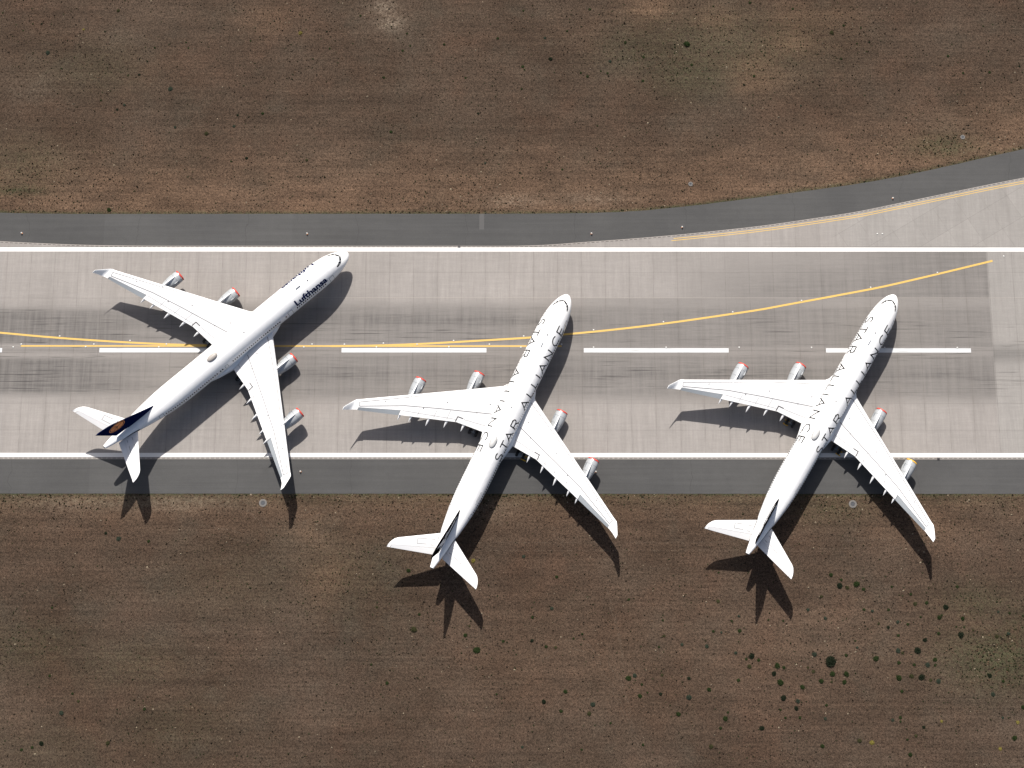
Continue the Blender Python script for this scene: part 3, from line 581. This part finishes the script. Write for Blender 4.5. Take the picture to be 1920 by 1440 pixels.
# ---- concrete
def concrete_material(turn):
    m, nt, b = newmat('taxiway_concrete' if turn else 'runway_concrete'); N = NT(nt); x, y = N.pos(); P = N.vec(x, y)
    R, G_, B = N.attr('mask')[:3]
    ca, sa = math.cos(math.radians(31)), math.sin(math.radians(31))
    def grid_lines(px, py, sx, sy, ox, oy, w):
        u = N.math('DIVIDE', N.math('SUBTRACT', px, ox), sx); v = N.math('DIVIDE', N.math('SUBTRACT', py, oy), sy)
        du = N.math('MULTIPLY', N.math('PINGPONG', u, .5), sx); dv = N.math('MULTIPLY', N.math('PINGPONG', v, .5), sy)
        a = N.mr(du, w*.5, w*1.5, 1, 0); c = N.mr(dv, w*.5, w*1.5, 1, 0)
        idn = N.white(N.vec(N.math('FLOOR', u), N.math('FLOOR', v)))
        idx = N.white(N.vec(N.math('FLOOR', u), 5.0)); return a, c, idn, idx
    jx, jy, idn, idx = grid_lines(x, y, 5.0, 5.62, -.35, 0.0, .05)
    big = N.noise(P, .06, 4, .6); fine = N.noise(P, 3.0, 3, .8)
    cross = N.noise(N.vec(x, N.math('MULTIPLY', y, .05)), .95, 5, .72)       # brushed across the runway
    along = N.noise(N.vec(N.math('MULTIPLY', x, .045), y), 1.5, 5, .72)
    base = N.mix(N.mr(big, .3, .7), (.300,.277,.257), (.340,.315,.293))
    base = N.mix(G_, base, (.325,.307,.286))
    cr2 = N.noise(N.vec(x, N.math('MULTIPLY', y, .10), 12.0), 2.6, 3, .7); al2 = N.noise(N.vec(N.math('MULTIPLY', x, .12), y, 12.0), 3.2, 3, .75)
    s = N.math('MULTIPLY', N.mr(cross, .36, .64, .93, 1.05), N.mr(along, .36, .64, .97, 1.03))
    s = N.math('MULTIPLY', s, N.math('MULTIPLY', N.mr(cr2, .35, .65, .96, 1.04), N.mr(al2, .35, .65, .965, 1.035)))
    s = N.math('MULTIPLY', s, N.mr(fine, .25, .75, .95, 1.05))
    s = N.math('MULTIPLY', s, N.mr(idn, 0, 1, .98, 1.02)); s = N.math('MULTIPLY', s, N.mr(idx, 0, 1, .985, 1.01))
    if turn:
        jx = N.math('MULTIPLY', jx, .6)
        xr = N.math('ADD', N.math('MULTIPLY', N.math('SUBTRACT', x, 64), ca), N.math('MULTIPLY', N.math('SUBTRACT', y, 25), sa))
        yr = N.math('SUBTRACT', N.math('MULTIPLY', N.math('SUBTRACT', y, 25), ca), N.math('MULTIPLY', N.math('SUBTRACT', x, 64), sa))
        kx, ky, id2, _ = grid_lines(xr, yr, 5.0, 5.6, 1.5, 0.0, .05)
        sel = N.mr(x, 52, 53)
        jx = N.math('ADD', N.math('MULTIPLY', jx, N.math('SUBTRACT', 1.0, sel)), N.math('MULTIPLY', N.math('MULTIPLY', kx, sel), .6))
        jy = N.math('ADD', N.math('MULTIPLY', jy, N.math('SUBTRACT', 1.0, sel)), N.math('MULTIPLY', ky, sel))
        s = N.math('MULTIPLY', s, N.mr(id2, 0, 1, .95, 1.03))
    c = N.scale(base, s)
    # tyre rubber
    rub = N.math('MULTIPLY', R, N.math('ADD', N.mr(cross, .36, .64, .46, .86), N.math('ADD', N.mr(along, .38, .62, .02, .30), N.mr(cr2, .35, .65, -.05, .08))), clamp=True)
    c = N.mix(N.math('MULTIPLY', rub, .88), c, (.098,.092,.088))
    st = N.noise(N.vec(N.math('MULTIPLY', x, .022), N.math('MULTIPLY', y, 1.0), 3.0), 3.4, 3, .6); on = N.noise(N.vec(N.math('MULTIPLY', x, .25), N.math('MULTIPLY', y, 1.3), 8.0), .35, 3, .5)
    sk = N.math('MULTIPLY', N.mr(st, .57, .66), N.mr(on, .42, .58)); sk = N.math('MULTIPLY', sk, B)
    c = N.mix(N.math('MULTIPLY', sk, .8, clamp=True), c, (.05,.047,.046))
    dirt = N.math('MULTIPLY', N.mr(N.noise(P, .35, 4, .7), .60, .80), .22); c = N.mix(dirt, c, (.24,.205,.18))
    jm = N.math('ADD', N.math('MULTIPLY', jx, N.mr(N.noise(P, .5, 2), .35, .65, .10, .42)), N.math('MULTIPLY', jy, .26), clamp=True)
    c = N.mix(jm, c, (.10,.09,.082))
    halo = N.math('MULTIPLY', N.math('SUBTRACT', 1.0, N.mr(N.math('PINGPONG', N.math('DIVIDE', N.math('ADD', x, .35), 5.0), .5), 0, .12)), N.mr(N.noise(N.vec(N.math('MULTIPLY', x, .2), N.math('MULTIPLY', y, .08), 4.), .9, 3, .6), .42, .62, 0, .15))
    c = N.mix(halo, c, (.16,.14,.125))
    N.l(N.scale(c, KG), b.inputs['Base Color']); b.inputs['Roughness'].default_value = .85; b.inputs['Specular IOR Level'].default_value = .25
    return m
def ss(v, a, b): t = np.clip((v-a)/(b-a), 0, 1); return t*t*(3-2*t)
def runway_mask(X, Y):
    up = ss(Y, .3, 2)*(1-ss(Y, 8.2, 11.8)); dn = ss(-Y, 0, 1.5)*(1-ss(-Y, 8.5, 12.5))
    band = np.maximum(up, dn)
    R = .66*band*ss(X, -100, -60)+.30*band*(1-ss(X, -100, -60))
    left = (1-.75*ss(X+1.5*np.sin(Y*1.9), -108, -72))*(X < -20)*np.maximum(ss(Y, .5, 2)*(1-ss(Y, 7.5, 10.5)), ss(-Y, .5, 2.5)*(1-ss(-Y, 8, 11)))*.92
    R = np.maximum(R, left); R = np.maximum(R, .88*np.exp(-((Y-6.4)/2.8)**2)*ss(X, -80, -50)*(1-ss(X, -5, 25)))
    R = np.maximum(R, .82*np.exp(-((Y+5.0)/3.8)**2)*ss(X, -95, -60))
    R = np.maximum(R, .66*(Y < 11.24)*(Y > .5)*ss(X, -35, 20)*(1-.35*ss(Y, 4, 11)))
    R = np.maximum(R, .70*ss(X, 5, 50)*(Y > 11.2)*(1-.5*ss(Y, 13, 22)*(1-ss(X, 45, 75))))
    R = np.maximum(R, .55*np.exp(-(Y/1.0)**2))
    new = ss(X, 84.3, 84.7)*.85; R = R*(1-new)+new*.75*np.exp(-((Y+.8)/1.8)**2)
    G_ = new
    B = np.exp(-((np.abs(Y+.3)-4.5)/4.2)**2)*.85; B = np.maximum(B, 1.0*np.exp(-((Y+.5)/2.6)**2)*ss(X, 20, 60)); B = np.maximum(B, .9*(X < -95)*(np.abs(Y) < 9))
    return R, G_, B
MCR = concrete_material(False); MCT = concrete_material(True)
rx = [-3000,-800,-300,-160]+list(np.arange(-140,84,1.0))+[84.3,84.7]+list(np.arange(86,116,1.0))+[200,400,1200,3000]
sheet('runway', rx, [-22.93]+list(np.arange(-22,22.1,.5))+[22.5], 0.0, MCR, runway_mask)
tx = [-300,-160]+list(np.arange(-140,116,2.0))+[180,300]
sheet('taxiway', tx, [0,.25,.5,.75,1], 0.0, MCT, lambda X, Y: (.05+0*X, ss(X, 48, 60)*.9, 0*X), lambda x: (22.5, max(22.66, SI(x))))

# ---- asphalt shoulders
def asphalt_material():
    m, nt, b = newmat('shoulder_asphalt'); N = NT(nt); x, y = N.pos(); P = N.vec(x, y)
    a = N.noise(P, .05, 4, .6); f = N.noise(P, 4.0, 3, .8); st = N.noise(N.vec(N.math('MULTIPLY', x, .03), y), 1.2, 4, .65); md = N.noise(P, .7, 4, .7)
    c = N.mix(N.mr(a, .3, .7), (.072,.0715,.071), (.091,.090,.088))
    s = N.math('MULTIPLY', N.mr(f, .25, .75, .90, 1.10), N.mr(st, .25, .75, .90, 1.10)); s = N.math('MULTIPLY', s, N.mr(md, .25, .75, .95, 1.05))
    lane = N.math('PINGPONG', N.math('DIVIDE', y, 3.55), .5); s = N.math('MULTIPLY', s, N.mr(lane, 0, .03, .93, 1.0))
    u = N.math('FLOOR', N.math('DIVIDE', N.math('ADD', x, 61.0), 39.5)); s = N.math('MULTIPLY', s, N.mr(N.white(N.vec(u, 2.0)), 0, 1, .95, 1.05))
    c = N.scale(c, s)
    wx = N.math('ADD', x, N.math('MULTIPLY', N.noise(N.vec(x, y, 20.), .25, 3), 3.0)); cr = N.math('PINGPONG', N.math('DIVIDE', wx, 23.0), .5)
    c = N.mix(N.math('MULTIPLY', N.mr(cr, 0, .004, 1, 0), .5), c, (.045,.044,.043))
    pt = N.math('MULTIPLY', N.math('LESS_THAN', N.math('ABSOLUTE', N.math('ADD', x, 21.2)), .5), N.math('GREATER_THAN', y, 26.3)); c = N.mix(N.math('MULTIPLY', pt, .35), c, (.17,.165,.16))
    c = N.mix(N.math('MULTIPLY', N.mr(N.noise(P, .22, 4, .7), .60, .75), .3), c, (.055,.054,.053))
    N.l(N.scale(c, KG), b.inputs['Base Color']); b.inputs['Roughness'].default_value = .9; b.inputs['Specular IOR Level'].default_value = .25
    return m
MA = asphalt_material()
sheet('shoulder', tx, [0,.25,.5,.75,1], -.012, MA, None, lambda x: (max(22.66, SI(x))+0.0, SO(x)+.02*math.sin(x*2.1)))
sheet('shoulder', [-3000,-300]+list(np.arange(-140,116,1.0))+[300,3000], [0,.5,1], -.012, MA, None, lambda x: (-30.04+.02*math.sin(x*1.7), -22.93))

# ---- painted markings
def paint(name, col, wear, rough=.6):
    m, nt, b = newmat(name); N = NT(nt); x, y = N.pos()
    n1 = N.noise(N.vec(N.math('MULTIPLY', x, .06), N.math('MULTIPLY', y, 2.2)), 2.2, 4, .7); n2 = N.noise(N.vec(x, y), 2.0, 4, .8)
    c = N.mix(N.mr(n1, .56, .74, 0, wear), col, (.13,.125,.118)); c = N.mix(N.mr(n2, .60, .80, 0, .25), c, (.22,.20,.18))
    N.l(c, b.inputs['Base Color']); b.inputs['Roughness'].default_value = rough; return m
PW = paint('white_edge_paint', (.58,.57,.55), .45); PC = paint('white_centre_paint', (.47,.48,.485), 1.0); PY = paint('yellow_paint', gk((.66,.42,.085)), .3)
def strip(name, pts, w, mat, z=.006, off=0.0):
    mb = MB(); ribbon(mb, pts, w, lambda u, v: Vector((u, v, z)), step=4.0)
    o = mb.build(name, mat, weld=0, recalc=False); tag(o, kind='structure'); return o
def bez(P, n=60):
    f = pchip([p[0] for p in P], [p[1] for p in P]); a, b = P[0][0], P[-1][0]
    return [(a+(b-a)*i/n, f(a+(b-a)*i/n)) for i in range(n+1)]
strip('edge_marking', [(-2500,21.87),(2500,21.87)], .90, PW); strip('edge_marking', [(-2500,-22.07),(2500,-22.07)], .86, PW)
for k in range(-6, 7): strip('centre_marking', [(50*k,0),(50*k+29.9,0)], .92, PC)
strip('taxi_line', bez(Y_LEFT, 30), .40, PY, .010); strip('taxi_line', Y_STRAIGHT, .33, PY, .014); strip('taxi_line', bez(Y_RIGHT, 60), .42, PY, .018)
def offs(f, x0, x1, d, n=80):
    r = []
    for i in range(n+1):
        x = x0+(x1-x0)*i/n; e = .1; s = (f(x+e)-f(x-e))/(2*e); L = math.hypot(1, s); r.append((x+s/L*d, f(x)-d/L))
    return r
strip('taxi_edge_line', offs(SI, 19.0, 180, .75), .14, PY); strip('taxi_edge_line', offs(SI, 18.5, 180, 1.18), .14, PY)
# slot drains between concrete and asphalt
MDK = plain('drain_slot', gk((.055,.05,.045)), .8); MKERB = plain('pale_joint', gk((.42,.38,.34)), .85)
mb = MB(); mb2 = MB()
def dashes(path):
    acc = 0
    for a, b in zip(path, path[1:]):
        a = Vector(a); b = Vector(b); L = (b-a).length; d = (b-a)/L; n = Vector((-d.y, d.x)); t = -acc
        while t < L:
            p = a+d*max(t, 0); q = a+d*min(t+.62, L)
            if t+.62 > 0: mb.add([(*(p-n*.055), .007), (*(q-n*.055), .007), (*(q+n*.055), .007), (*(p+n*.055), .007)], [(0,1,2,3)], 0, False)
            t += 1.0
        acc = L-(t-1.0)-0.0 if t > L else 0
        acc = (L-(t-1.0)) if t-1.0 < L else 0
up = offs(SI, -140, 120, .22, 130); dashes(up); dn = [(-140+2*i, -22.72) for i in range(131)]; dashes(dn)
o = mb.build('slot_drain', MDK, weld=0, recalc=False); tag(o, kind='structure')
strip('pale_joint', [(-62,11.30),(110,11.30)], .07, MKERB, .0045)
strip('kerb_joint', offs(SI, -140, 120, .06, 130), .08, MKERB, .005); strip('kerb_joint', [(-140,-22.88),(120,-22.88)], .08, MKERB, .005)

# ---- small fittings
MLW = plain('light_housing', (.42,.42,.40), .4); MLM = plain('light_body', gk((.30,.29,.28)), .5, metal=.5); MOR = plain('lamp_orange', gk((.75,.27,.08)), .4)
MDRN = plain('drain_concrete', gk((.17,.16,.15)), .9, var=.15); MGRT = plain('grate_iron', gk((.07,.075,.085)), .6, metal=.5)
def ringpts(r, z, n=16, c=(0,0)): return [Vector((c[0]+r*math.cos(2*math.pi*i/n), c[1]+r*math.sin(2*math.pi*i/n), z)) for i in range(n)]
def inset_light(loc, label, group):
    r = bpy.data.objects.new('runway_light', None); COL.objects.link(r); r.location = (*loc, 0)
    b_ = MB(); b_.grid([ringpts(.20,.002), ringpts(.18,.03), ringpts(.12,.045)], 0, True, True); b_.build('housing', MLM, r)
    l_ = MB(); l_.grid([ringpts(.165,.035), ringpts(.14,.075), ringpts(.07,.10), ringpts(.01,.105)], 0, True, True); l_.build('lens', MLW, r)
    tag(r, label, 'light', group); return r
def copy_tree(o, parent=None):
    c = o.copy(); COL.objects.link(c); c.parent = parent
    for ch in list(o.children): copy_tree(ch, c)
    return c
proto = None
for i, (lx, ly) in enumerate(LIGHTS):
    straight = ly < 1.33
    if i >= 33: lab, grp = 'small white light set in the pale taxiway concrete above the runway', 'lights in the taxiway concrete'
    elif lx == 88.04: lab, grp = 'small white light in the pale new concrete past the end of the yellow line', None
    elif straight and ly < .8: lab, grp = 'small white light set along the dashed centre line', 'lights along the centre line'
    elif straight: lab, grp = 'small white light on the upper side of the straight yellow line', 'lights along the straight yellow line'
    elif lx < -60: lab, grp = 'small white light beside the curved yellow line at the left edge', 'lights beside the left yellow curve'
    else: lab, grp = 'small white light beside the long curved yellow line on the right', 'lights beside the right yellow curve'
    if proto is None: o = inset_light((lx, ly), lab, grp); proto = o
    else:
        o = copy_tree(proto); o.location = (lx, ly, 0); o['label'] = lab
        if grp: o['group'] = grp
        elif 'group' in o: del o['group']
MK = [('orange and white marker light on the upper shoulder near the left edge', None), ('orange and white marker light on the upper shoulder above the left airliner', None),
      ('orange and white marker light on the upper shoulder above the middle airliner', None), ('white marker light on the upper shoulder where the yellow double line begins', None),
      ('white marker light on the upper shoulder above the nose of the right airliner', None), ('orange marker light on the lower shoulder beside the left airliner wing tip', None),
      ('orange marker light on the lower shoulder beside the middle airliner outer engine', None), ('marker light on the lower shoulder near the right airliner wing', None)]
proto = None
for i, (lx, ly) in enumerate(MARKERS):
    if proto is None:
        r = bpy.data.objects.new('edge_light', None); COL.objects.link(r)
        b_ = MB(); b_.grid([ringpts(.19,-.01), ringpts(.17,.03), ringpts(.06,.06), ringpts(.05,.28)], 0, True, True); b_.build('base', MOR, r)
        l_ = MB(); l_.grid([ringpts(.09,.26), ringpts(.16,.32), ringpts(.15,.44), ringpts(.02,.50)], 0, True, True); l_.build('lamp', MLW, r)
        proto = r
    else: r = copy_tree(proto)
    r.location = (lx, ly, 0); tag(r, MK[i][0], 'light', 'edge lights on the shoulders')
DL = ['round drain cover in a pale ring in the lower grass left of centre', 'round drain cover in a pale ring between wing and tail of the right airliner',
      'round drain cover in a green patch of the upper grass at the right', 'small round drain cover in the upper grass above the curving shoulder']
for i, (lx, ly) in enumerate(DRAINS):
    k = 1.0 if i < 2 else .62
    r = bpy.data.objects.new('drain_cover', None); COL.objects.link(r); r.location = (lx, ly, 0)
    b_ = MB(); b_.grid([ringpts(.80*k,-.06,24), ringpts(.80*k,.04,24), ringpts(.46*k,.05,24), ringpts(.45*k,-.02,24)], 0, False, True); b_.build('concrete_ring', MDRN, r)
    g_ = MB(); g_.add(ringpts(.455*k, .0, 24), [tuple(range(24))], 0, False)
    for j in range(-3, 4): h = math.sqrt(max(.02, (.42*k)**2-(j*.12*k)**2)); g_.box((j*.12*k, 0, .02), (.045*k, 2*h, .03))
    g_.build('grate', MGRT, r); tag(r, DL[i], 'drain', 'drain covers in the grass')
BL = ['small dark box on the upper edge of the runway between the left and middle airliners', 'small dark box on the lower edge of the runway beside the right airliner']
for i, (lx, ly) in enumerate(BOXES):
    b_ = MB(); b_.box((0,0,.07), (.50,.42,.14)); b_.box((0,0,.16), (.40,.32,.04)); o = b_.build('junction_box', plain('box_iron', gk((.03,.025,.028)), .6)); o.location = (lx, ly, 0)
    tag(o, BL[i], 'box', 'boxes on the runway edges')
CL = ['yellow wheel chock by the left main wheels of the right airliner', 'yellow wheel chock by the right main wheels of the right airliner', 'yellow wheel chock by the right main wheels of the middle airliner']
for i, (lx, ly) in enumerate(CHOCKS):
    a = PLANES[2 if i < 2 else 1][2]+math.pi/2; b_ = MB()
    for d in (-.42, .42):
        b_.add([Vector(v_) for v_ in [(-.55,d-.14,0),(.55,d-.14,0),(.55,d+.14,0),(-.55,d+.14,0),(-.55,d,.24),(.55,d,.24)]], [(0,1,2,3),(0,1,5,4),(3,2,5,4),(0,3,4),(1,2,5)], 0, False)
    b_.tube((0,-.42,.12), (0,.42,.12), .03, .03, 6)
    o = b_.build('wheel_chock', M['yellow']); o.location = (lx, ly, .001); o.rotation_euler = (0,0,a); tag(o, CL[i], 'chock', 'yellow wheel chocks')

# ---- faint wheel tracks pressed into the grass
m, nt, b = newmat('flattened_grass'); N = NT(nt); x, y = N.pos()
b.inputs['Base Color'].default_value = (*gk((.17,.125,.09)), 1); b.inputs['Roughness'].default_value = .95; b.inputs['Specular IOR Level'].default_value = .1
N.l(N.mr(N.noise(N.vec(x, y, 5.), 1.3, 4, .75), .44, .66, 0, .55), b.inputs['Alpha'])
for t in TRACKS:
    for off in (0, 1.6) if len(t) > 2 else (0,):
        mb = MB(); ribbon(mb, [(px, py+off) for px, py in t], .26, lambda u, v: Vector((u, v, -.043)), step=2.0)
        tag(mb.build('wheel_track', m, weld=0, recalc=False), kind='structure')

# ---- shrubs
SHM = [plain('leaf_green', gk((.026,.040,.013)), .9, spec=.05, var=.35, vs_=3), plain('leaf_grey_green', gk((.040,.052,.036)), .9, spec=.05, var=.3, vs_=3), plain('leaf_dark', gk((.016,.022,.012)), .9, spec=.05, var=.35, vs_=3),
       plain('leaf_olive', gk((.050,.050,.022)), .9, spec=.05, var=.3, vs_=3), plain('flower_yellow', gk((.20,.16,.015)), .8, var=.3, vs_=3)]
def shrub_mesh(seed, n, leggy):
    r = random.Random(seed); v = []; f = []; lob = [r.uniform(.78,1.12) for _ in range(7)]
    for i in range(n):
        t = r.uniform(0, 2*math.pi); k = t/(2*math.pi)*7; a = lob[int(k) % 7]*(1-k % 1)+lob[(int(k)+1) % 7]*(k % 1)
        q = r.random()**.5*(1.0 if r.random() < .9 else 1.22); rr = q*a; z = .62*math.sqrt(max(0, 1-min(1, q*q)))*r.uniform(.55,1.0)+.03
        c = Vector((rr*math.cos(t), rr*math.sin(t), z)); s = r.uniform(.10,.20)*(1.0 if not leggy else .85)
        d = Vector((r.gauss(math.cos(t)*.7, .5), r.gauss(math.sin(t)*.7, .5), r.gauss(.15, .35))).normalized(); e = d.cross(Vector((r.gauss(0,.5), r.gauss(0,.5), 1))).normalized()
        b = len(v); v += [tuple(c-d*s), tuple(c+e*s*.5), tuple(c+d*s*1.1), tuple(c-e*s*.5)]; f.append((b, b+1, b+2, b+3))
    # low core so that the ground does not show through the middle
    m_ = 10; b = len(v)
    for ring_, (rr, z) in enumerate(((.80,.0),(.62,.26),(.25,.42))):
        for i in range(m_): a = 2*math.pi*i/m_; v.append((rr*lob[i % 7]*math.cos(a), rr*lob[i % 7]*math.sin(a), z))
    for q in range(2):
        for i in range(m_): f.append((b+q*m_+i, b+q*m_+(i+1) % m_, b+(q+1)*m_+(i+1) % m_, b+(q+1)*m_+i))
    f.append(tuple(b+2*m_+i for i in range(m_)))
    return v, f
SMESH = {}
def get_shrub(kind, var, size):
    key = (kind, var, size)
    if key not in SMESH:
        v, f = shrub_mesh(kind*10+var*3+size, 260 if size else 110, kind == 3)
        me = bpy.data.meshes.new('shrub'); me.from_pydata(v, [], f); me.materials.append(SHM[kind]); SMESH[key] = me
    return SMESH[key]
CN = ['green', 'grey green', 'very dark green', 'olive', 'yellow flowering']
cnt = {}
for i, (sx, sy, sr, k) in enumerate(SHRUBS):
    big = sr > .42
    o = bpy.data.objects.new('shrub' if big else 'weed_clump', get_shrub(k, i % 3, 1 if big else 0)); COL.objects.link(o)
    o.location = (sx, sy, -.05); r_ = sr*.96; o.scale = (r_, r_*rnd.uniform(.9,1.08), r_*rnd.uniform(.8,1.05)); o.rotation_euler = (0, 0, rnd.uniform(0, 6.28))
    side = 'upper' if sy > 0 else 'lower'
    zone = 'left' if sx < -60 else ('middle' if sx < 20 else 'right')
    what = 'shrub' if big else 'weed clump'
    if i == 0: lab = 'largest round very dark green shrub in the lower right grass'; grp = 'shrubs in the grass'
    elif i == 1: lab = 'broad green shrub in the upper right grass, largest above the runway'; grp = 'shrubs in the grass'
    else:
        near = 'nearer the shoulder' if (abs(sy) < 52) else 'far from the shoulder'
        sz = 'round' if big else ('small' if sr > .27 else 'tiny')
        lab = '%s %s %s in the %s %s grass, %s' % (sz, CN[k], what, side, zone, near); grp = '%ss in the %s %s grass, %s %s, %s' % (what, side, zone, sz, CN[k], near)
    tag(o, lab, 'shrub' if big else 'weeds', grp)

# ---- uncountable tufts of dry grass and weed
def tufts(n):
    rs = np.random.RandomState(5); v = []; f = []; mi = []; made = 0
    while made < n:
        X = rs.uniform(-128, 100, 4000); Y = rs.uniform(-88, 84, 4000)
        ok = (Y < -30.2) | (Y > np.array([SO(q) for q in X])+.15); X, Y = X[ok], Y[ok]
        m_ = grass_mask(X, Y); w = .22+.55*m_[0]+1.0*m_[1]+.3*m_[2]; w *= .55+.45*np.sin(X*.11+2*np.sin(Y*.07))*np.cos(Y*.13+1.5*np.sin(X*.05))+.25
        keep = rs.uniform(0, 1.1, len(X)) < w
        for x, y, g in zip(X[keep], Y[keep], m_[1][keep]):
            r = .07+.15*rs.rand()**2+(.05*rs.rand() if g > .3 else 0); h = r*(.5+rs.rand()); a = rs.uniform(0, 6.28); b = len(v)
            for j in range(4): v.append((x+r*math.cos(a+j*1.57)*rs.uniform(.6,1.3), y+r*math.sin(a+j*1.57)*rs.uniform(.6,1.3), -.05))
            v.append((x, y, -.05+h)); f += [(b+j, b+(j+1) % 4, b+4) for j in range(4)]
            q = rs.rand(); k = 0 if q < (.55 if g > .2 else .30) else (1 if q < .72 else (2 if q < .955 else 3)); mi += [k]*4
            made += 1
    me = bpy.data.meshes.new('grass_tufts'); me.from_pydata(v, [], f); me.polygons.foreach_set('material_index', mi)
    o = link('grass_tufts', me, [plain('tuft_green', gk((.030,.034,.016)), .9, spec=.05), plain('tuft_dark', gk((.024,.019,.013)), .9, spec=.05), plain('tuft_brown', gk((.11,.07,.045)), .9, spec=.05), plain('tuft_straw', gk((.30,.24,.16)), .9)])
    tag(o, 'dry tufts and small weeds scattered through the brown grass', 'grass', kind='stuff')
tufts(24000)
